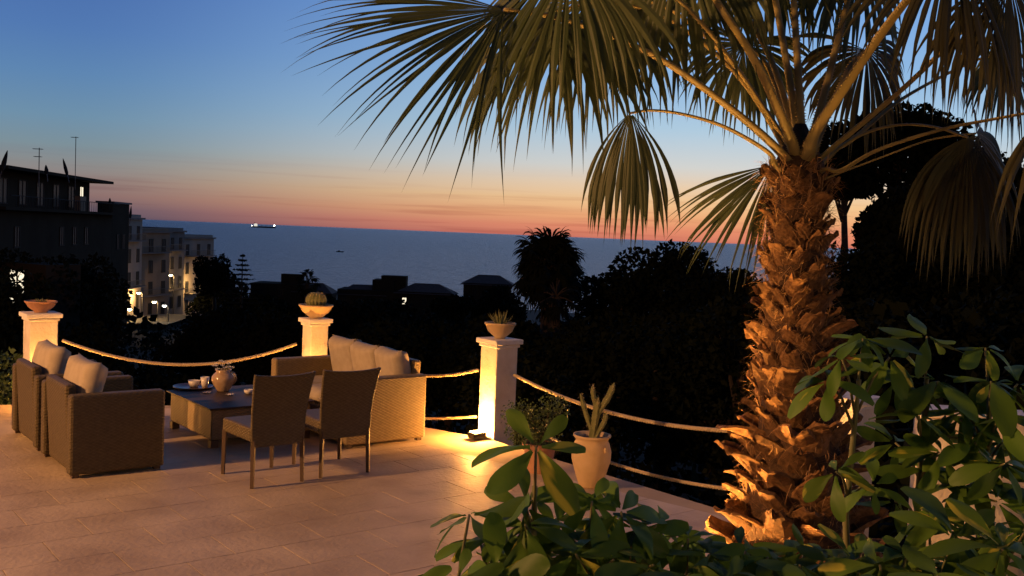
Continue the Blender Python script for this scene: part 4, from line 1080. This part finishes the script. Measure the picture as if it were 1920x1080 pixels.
# ------------------------------------------------------------------ buildings
def window(parent, x, y, z, w, h, normal, lit=None, deep=.12):
    # normal: 'x' or '-y' face; frame part with a pane sub-part
    mb = MB(); fr = .09
    def bx(c, s_):
        if normal == 'x': mb.box((x + .02, y + c[0], z + c[1]), (.10, s_[0], s_[1]))
        else: mb.box((x + c[0], y - .02, z + c[1]), (s_[0], .10, s_[1]))
    bx((-w / 2, 0), (fr, h)); bx((w / 2, 0), (fr, h)); bx((0, h / 2), (w + fr, fr)); bx((0, -h / 2), (w + fr * 2.4, fr * 1.2)); bx((0, 0), (fr * .6, h))
    f_ = mb.build('window', M['shut'], parent)
    mb = MB()
    if normal == 'x': mb.box((x + .012, y, z), (.03, w - .02, h - .02))
    else: mb.box((x, y - .012, z), (w - .02, .03, h - .02))
    mb.build('pane', M[lit or 'pane'], f_)
    return f_
def house(px, d, W, depth, z0, z1, label, m, rz=0, floors=3, cols=3, roof='flat', lit=(), cat='house', group=None, name='house', side='x', balc=True):
    # facade looks along local +x (towards the street); W along local y
    c = D(px, 420, d); o = thing(name, label, cat, (c.x, c.y, z0), rz, group); H = z1 - z0
    mb = MB(); mb.box((-depth / 2, W / 2, H / 2 - 1), (depth, W, H + 2)); mb.build('wall', M[m], o)
    if roof == 'flat':
        mb = MB(); mb.box((-depth / 2 + .15, W / 2, H + .13), (depth + .5, W + .06, .24)); rf = mb.build('cornice', M['wallC'], o)
        mb = MB(); mb.box((-depth / 2, W / 2, H + .45), (depth - .3, W - .3, .38)); mb.build('parapet', M[m], o)
    else:
        mb = MB(); e = .35
        vs = [(-depth - e, -e, H), (e, -e, H), (e, W + e, H), (-depth - e, W + e, H), (-depth / 2, W * .2, H + 1.5), (-depth / 2, W * .8, H + 1.5)]
        mb.add(vs, [(0, 1, 4), (1, 2, 5, 4), (2, 3, 5), (3, 0, 4, 5), (3, 2, 1, 0)]); mb.build('roof', M['roof'], o)
    k = 0; fh = 3.0
    for f_ in range(floors):
        z = H - 1.75 - f_ * fh
        if z < .8: break
        for c_ in range(cols):
            y = W * (c_ + .5) / cols
            window(o, 0, y, z, .95, 1.7, 'x', 'lit' if k in lit else None); k += 1
        if balc and f_ < floors - 1 and f_ % 2 == 0:
            mb = MB(); mb.box((.5, W / 2, z - 1.05), (1.0, W * .8, .12)); bc = mb.build('balcony', M['wallC'], o)
            mb = MB()
            for q in range(int(W * .8 / .35)): mb.box((.95, W * .1 + .1 + q * .35, z - .55), (.03, .03, .85))
            mb.box((.95, W / 2, z - .1), (.05, W * .8, .05)); mb.build('railing', M['metal'], bc)
    for f_ in range(2):                       # end wall towards the camera
        for xx in (-depth * .3, -depth * .7):
            window(o, xx, 0, H - 1.75 - f_ * fh, .9, 1.5, '-y')
    return o
GS = 'houses along the lit street'
SX = -50.5
house(218, 122, 10, 8, -12, 1.9, 'tall pale house at the near end of the lit street', 'wallB', R(3), 4, 3, group=GS)
house(246, 133, 10.5, 8, -12.6, .1, 'ochre street house under a projecting cornice, second in the row', 'wallA', R(-9), 4, 3, group=GS)
house(300, 145.5, 9.5, 8, -13.2, .2, 'dark flat roofed street house, third in the row', 'wallC', R(-3), 4, 3, group=GS)
house(342, 157, 12, 8, -14, -.9, 'last pale house of the street row, against the sea', 'wallB', R(-7), 4, 3, group=GS)
# street with its lamps
mb = MB(); a = D(216, 420, 112); b_ = D(350, 420, 172)
vs = []; 
for i in range(9):
    t = i / 8; p = a.lerp(b_, t); z = max(land(p.x + 2, p.y), land(p.x + 5, p.y), land(p.x, p.y)) + .25; vs += [(p.x + .1, p.y, z), (p.x + 6, p.y, z)]
mb.add(vs, [(2 * i, 2 * i + 1, 2 * i + 3, 2 * i + 2) for i in range(8)]); tag(mb.build('street', M['asph']), kind='structure')
for k, (px, py, d, lab, mm_, en) in enumerate([(260, 549, 128, 'lit street lamp before the second street house', 'bulb', 850), (320, 516, 146, 'brightest lit street lamp, topmost of the street lights', 'bulb', 850), (369, 531, 158, 'lit street lamp at the far end of the street', 'bulb', 700), (308, 573, 118, 'white garden lamp below the street lights', 'bulbw', 60), (222, 596, 112, 'yellow street lamp at the near end of the street', 'bulb', 700), (243, 580, 119, 'yellow street lamp just right of the nearest one on the street', 'bulb', 500), (289, 566, 124, 'yellow street lamp left of the white garden lamp', 'bulb', 300)]):
    p = D(px, py, d); gz = land(p.x, p.y) + .1; h = p.z - gz
    o = thing('street_lamp', lab, 'street lamp', (p.x, p.y, gz), 0, 'street lamps')
    mb = MB(); mb.tube([(.5, 0, 0), (.5, 0, h - .1), (.3, 0, h + .15), (0, 0, h + .16)], [.08, .06, .05, .04], 8); mb.build('pole', M['metal'], o)
    mb = MB(); mb.lathe([(.05, h + .22), (.30, h + .12), (.34, h + .06)], 14); mb.build('shade', M['metal'], o)
    mb = MB(); mb.lathe([(0, h - .18), (.15, h - .15), (.24, h - .02), (.22, h + .05), (0, h + .07)], 14); mb.build('bulb', M[mm_], o)
    lamp('street_lamp_light', (p.x - .1, p.y, p.z - .35), en, (1, .60, .20) if mm_ == 'bulb' else (1, .75, .40), .15)

# large apartment block at the left
pa = D(8, 316, 75); pb = D(203, 345, 100)
zt = 2 + (pb.z - 2)
dirv = Vector((pb.x - pa.x, pb.y - pa.y, 0)); LB = dirv.length; rzb = math.atan2(dirv.y, dirv.x) - math.pi / 2
# local: y runs along the long facade away from the camera, x towards the street
zg = -9.0
o = thing('apartment_block', 'large dark apartment block with a penthouse on the left slope', 'apartment block', (pa.x, pa.y, zg), rzb)
Zr = pb.z - zg
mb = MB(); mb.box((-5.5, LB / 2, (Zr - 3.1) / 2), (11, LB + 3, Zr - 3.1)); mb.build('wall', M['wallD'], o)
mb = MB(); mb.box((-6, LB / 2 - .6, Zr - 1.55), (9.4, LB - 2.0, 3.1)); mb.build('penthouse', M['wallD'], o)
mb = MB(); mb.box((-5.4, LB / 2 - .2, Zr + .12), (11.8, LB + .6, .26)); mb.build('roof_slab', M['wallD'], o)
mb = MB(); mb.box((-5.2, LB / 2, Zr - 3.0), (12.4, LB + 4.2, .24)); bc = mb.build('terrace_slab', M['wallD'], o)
mb = MB()
for q in range(int(LB / .6)): mb.box((.9, q * .6, Zr - 2.45), (.04, .04, .9))
mb.box((.9, LB / 2, Zr - 2.0), (.06, LB + 2, .06)); mb.build('railing', M['canvas'], bc)
mb = MB(); mb.box((-3.2, 2.2, Zr + .75), (2.2, 2.0, 1.1)); mb.build('lift_house', M['wallD'], o)
for f_ in range(4):
    for c_ in range(7):
        if (f_ * 7 + c_ * 3) % 5 in (1, 3): continue
        window(o, 0, 2.5 + c_ * (LB - 4) / 6.5, Zr - 5.2 - f_ * 3.1, 1.0, 1.6, 'x')
for c_ in range(5): window(o, -1.3, 3 + c_ * (LB - 6) / 5, Zr - 1.6, 1.6, 2.0, 'x')
f_ = window(o, -1.3, LB - 4.0, Zr - 1.5, 1.0, 2.0, 'x', 'lit')
mb = MB(); mb.box((-.2, LB - 7.5, Zr - 2.2), (.5, 1.6, 1.4)); mb.build('planter_screen', M['wallA'], o)
def parasol(px0, py0, px1, py1, d, label):
    p0 = D(px0, py0, d); p1 = D(px1, py1, d); v = p1 - p0
    o = thing('closed_parasol', label, 'parasol', p0, 0, 'closed parasols on the roofs'); L = v.length; dr = v.normalized()
    mb = MB(); mb.tube([(0, 0, 0) - dr * .4 if False else Vector((0, 0, 0)) - dr * .5, v * .3], .035, 6); mb.build('pole', M['metal'], o)
    mb = MB(); mb.tube([v * .12, v * .25, v * .5, v * .8, v], [.10, .15, .15, .09, .02], 8); mb.build('canopy', M['canvas'], o)
parasol(2, 325, 14, 282, 62, 'thickest closed parasol leaning right at the left picture edge')
parasol(88, 328, 86, 309, 74, 'short upright closed parasol on the apartment roof')
parasol(127, 332, 118, 297, 84, 'closed parasol leaning left beside the tall aerial')
parasol(206, 384, 206, 371, 104, 'small closed parasol on the low roof right of the penthouse')
parasol(244, 412, 246, 386, 118, 'closed parasol standing alone on the first street house roof')
def aerial(px, py0, py1, d, label, bars):
    p0 = D(px, py0, d); p1 = D(px, py1, d); h = p1.z - p0.z
    o = thing('roof_aerial', label, 'aerial', p0, 0, 'aerials on the apartment roof')
    mb = MB(); mb.tube([(0, 0, -1.0), (0, 0, h)], .03, 6); mb.build('mast', M['metal'], o)
    for z, w in bars:
        mb = MB(); mb.box((-.1, 0, h * z), (w, .04, .05))
        for q in range(5): mb.box((-.1 - w / 2 + w * (q + .5) / 5, 0, h * z), (.025, .5, .025))
        mb.build('crossbar', M['metal'], o)
aerial(73, 325, 277, 72, 'shorter roof aerial with two crossbars above the penthouse', [(.95, .7), (.65, .5)])
aerial(141, 334, 256, 86, 'tallest thin roof aerial with one crossbar', [(.98, .6)])
# low annex right of the penthouse
c_ = D(214, 400, 107); o = thing('roof_annex', 'low dark rooftop annex stepping down right of the penthouse', 'building', (c_.x - 1, c_.y, -10), R(5))
z1 = D(210, 381, 107).z + 10
mb = MB(); mb.box((0, 3, z1 / 2), (1.6, 6, z1)); mb.build('wall', M['wallD'], o); mb = MB(); mb.box((.05, 3, z1 + .1), (2.0, 6.4, .2)); mb.build('roof_slab', M['wallC'], o)
window(o, .8, 2, z1 - 4.2, .9, 1.6, 'x'); window(o, .8, 4, z1 - 4.2, .9, 1.6, 'x')
# lit niche behind leaves at the far left
c_ = D(30, 540, 47); o = thing('garden_lodge', 'small garden lodge with a lit window glowing through leaves at far left', 'building', (c_.x, c_.y, c_.z - 2.2), R(-25))
mb = MB(); mb.box((0, 1.0, 1.1), (4, 2, 4.6)); mb.build('wall', M['wallD'], o)
window(o, .12, 0, 2.25, 1.1, 1.7, '-y', 'lit')
# dark seaside houses
def seaside(px0, px1, py, d, label, parts, lit=None, bottom=None):
    p0 = D(px0, py, d); p1 = D(px1, py, d); gz = land(p0.x, p0.y) - 1
    o = thing('seaside_house', label, 'house', (p0.x, d, gz), 0, 'dark houses by the shore'); W = p1.x - p0.x
    for nm, a, b_, top, dy, dp in parts:
        h = D((px0 + px1) / 2, top, d).z - gz; mb = MB()
        x0 = W * a; x1 = W * b_
        if nm == 'roof':
            hb = h - 2.0
            mb.add([(x0 - .4, -.4, hb), (x1 + .4, -.4, hb), (x1 + .4, dp + .4, hb), (x0 - .4, dp + .4, hb), (x0 + (x1 - x0) * .3, dp / 2, h), (x0 + (x1 - x0) * .72, dp / 2, h)], [(0, 1, 5, 4), (1, 2, 5), (2, 3, 4, 5), (3, 0, 4), (3, 2, 1, 0)]); mb.build(nm, M['roof'], o)
        else:
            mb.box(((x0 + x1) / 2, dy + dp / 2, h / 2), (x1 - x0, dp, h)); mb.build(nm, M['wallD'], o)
    H = D((px0 + px1) / 2, parts[0][3], d).z - gz
    n_ = max(2, int(W / 4))
    for k in range(n_): window(o, W * (k + .5) / n_, parts[0][4], H - 1.9, .9, 1.4, '-y', 'lit' if lit == k else None)
    return o
seaside(470, 620, 535, 210, 'dark seaside house with a stout chimney left of the ball cactus', [('wall', 0, .82, 533, 0, 8), ('chimney', .35, .62, 515, 2, 2), ('annex', .75, 1.0, 546, 1, 7), ('roof', .52, 1.0, 530, 0, 7)])
seaside(628, 852, 545, 200, 'wide dark seaside house with one small lit window', [('wall', 0.02, .98, 546, 0, 9), ('roof', .0, .42, 538, 0, 8), ('tower', .37, .58, 519, 2.5, 4), ('upper_floor', .30, .48, 527, 2, 6), ('roof', .5, 1.0, 531, 0, 8)], lit=3)
seaside(866, 962, 540, 205, 'dark seaside house with a hipped roof left of the silhouetted palm', [('wall', .03, .97, 532, 0, 8), ('roof', .0, 1.0, 517, 0, 9)])
# far shore trees around the houses
for k, (px, top, rx, rz, lab) in enumerate([(500, 545, 5, 3, 'dark shore tree before the chimney house'), (610, 548, 3.5, 3, 'dark shore tree right of the chimney house'), (700, 548, 6, 3.5, 'dark shore tree before the wide seaside house'), (860, 548, 4, 3, 'dark shore tree between the two right seaside houses'), (940, 535, 4, 3.5, 'dark shore tree right of the hipped roof house'), (420, 520, 5, 4, 'dark shore tree below the tiered conifer')]):
    tree_px(px, top, 150, rx, rz, 1600, .8, lab, 'shore trees', seed=200 + k, m='treefar')
blobs = []
for k in range(300):
    y = random.uniform(90, 330); x = random.uniform(-.42, .12) * y
    if x < -38 and y < 185: continue
    r_ = random.uniform(1.5, 3.2); blobs.append(((x, y, land(x, y) + r_ * .3), (r_ * 1.6, r_ * 1.6, r_)))
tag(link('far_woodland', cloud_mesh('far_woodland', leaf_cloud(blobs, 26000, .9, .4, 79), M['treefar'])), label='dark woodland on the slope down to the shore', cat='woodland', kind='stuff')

# ------------------------------------------------------------------ ship and boat
p = D(494, 426.5, 11000); p.z = SEA
o = thing('cargo_ship', 'cargo ship with lit deckhouse on the horizon', 'ship', p, R(4))
L = 262
mb = MB(); mb.add([(-L / 2, -16, 0), (L * .42, -16, 0), (L / 2, 0, 0), (L * .42, 16, 0), (-L / 2, 16, 0), (-L / 2, -17, 15), (L * .43, -17, 16), (L * .52, 0, 18), (L * .43, 17, 16), (-L / 2, 17, 15)],
   [(0, 1, 6, 5), (1, 2, 7, 6), (2, 3, 8, 7), (3, 4, 9, 8), (4, 0, 5, 9), (5, 6, 7, 8, 9)]); mb.build('hull', M['hull'], o)
mb = MB(); mb.box((-L * .33, 0, 27), (34, 26, 24)); mb.box((-L * .33, 0, 41), (24, 22, 6)); mb.build('deckhouse', M['deckwhite'], o)
mb = MB(); mb.tube([(-L * .37, 0, 38), (-L * .37, 0, 58)], [4, 3], 10); mb.build('funnel', M['hull'], o)
for x in (-.08, .1, .27): mb = MB(); mb.tube([(L * x, 0, 15), (L * x, 0, 30)], 1.5, 6); mb.box((L * x + 8, 0, 29), (18, 2, 2)); mb.build('deck_crane', M['hull'], o)
mb = MB(); mb.tube([(L * .45, 0, 16), (L * .45, 0, 36)], 1.2, 6); ms_ = mb.build('mast', M['hull'], o)
mb = MB(); mb.lathe([(0, 0), (6, 3), (8, 8), (6, 13), (0, 16)], 12, (L * .45, 0, 22)); mb.build('mast_light', M['bulbw'], ms_)
mb = MB(); mb.lathe([(0, 0), (3, 2), (4, 5), (0, 9)], 10, (-L * .49, 0, 16)); mb.build('stern_light', M['bulbw'], o)
p = D(637, 473, 1730); p.z = SEA
o = thing('fishing_boat', 'small dark boat on the open sea', 'boat', p, R(-3))
mb = MB(); mb.add([(-6, -1.6, 0), (4.5, -1.6, 0), (6.5, 0, 0), (4.5, 1.6, 0), (-6, 1.6, 0), (-6.2, -1.9, 1.3), (4.6, -1.9, 1.5), (7.2, 0, 1.9), (4.6, 1.9, 1.5), (-6.2, 1.9, 1.3)],
   [(0, 1, 6, 5), (1, 2, 7, 6), (2, 3, 8, 7), (3, 4, 9, 8), (4, 0, 5, 9), (5, 6, 7, 8, 9)]); mb.build('hull', M['hull'], o)
mb = MB(); mb.box((-1.5, 0, 2.1), (3, 2.2, 1.6)); mb.build('cabin', M['hull'], o)
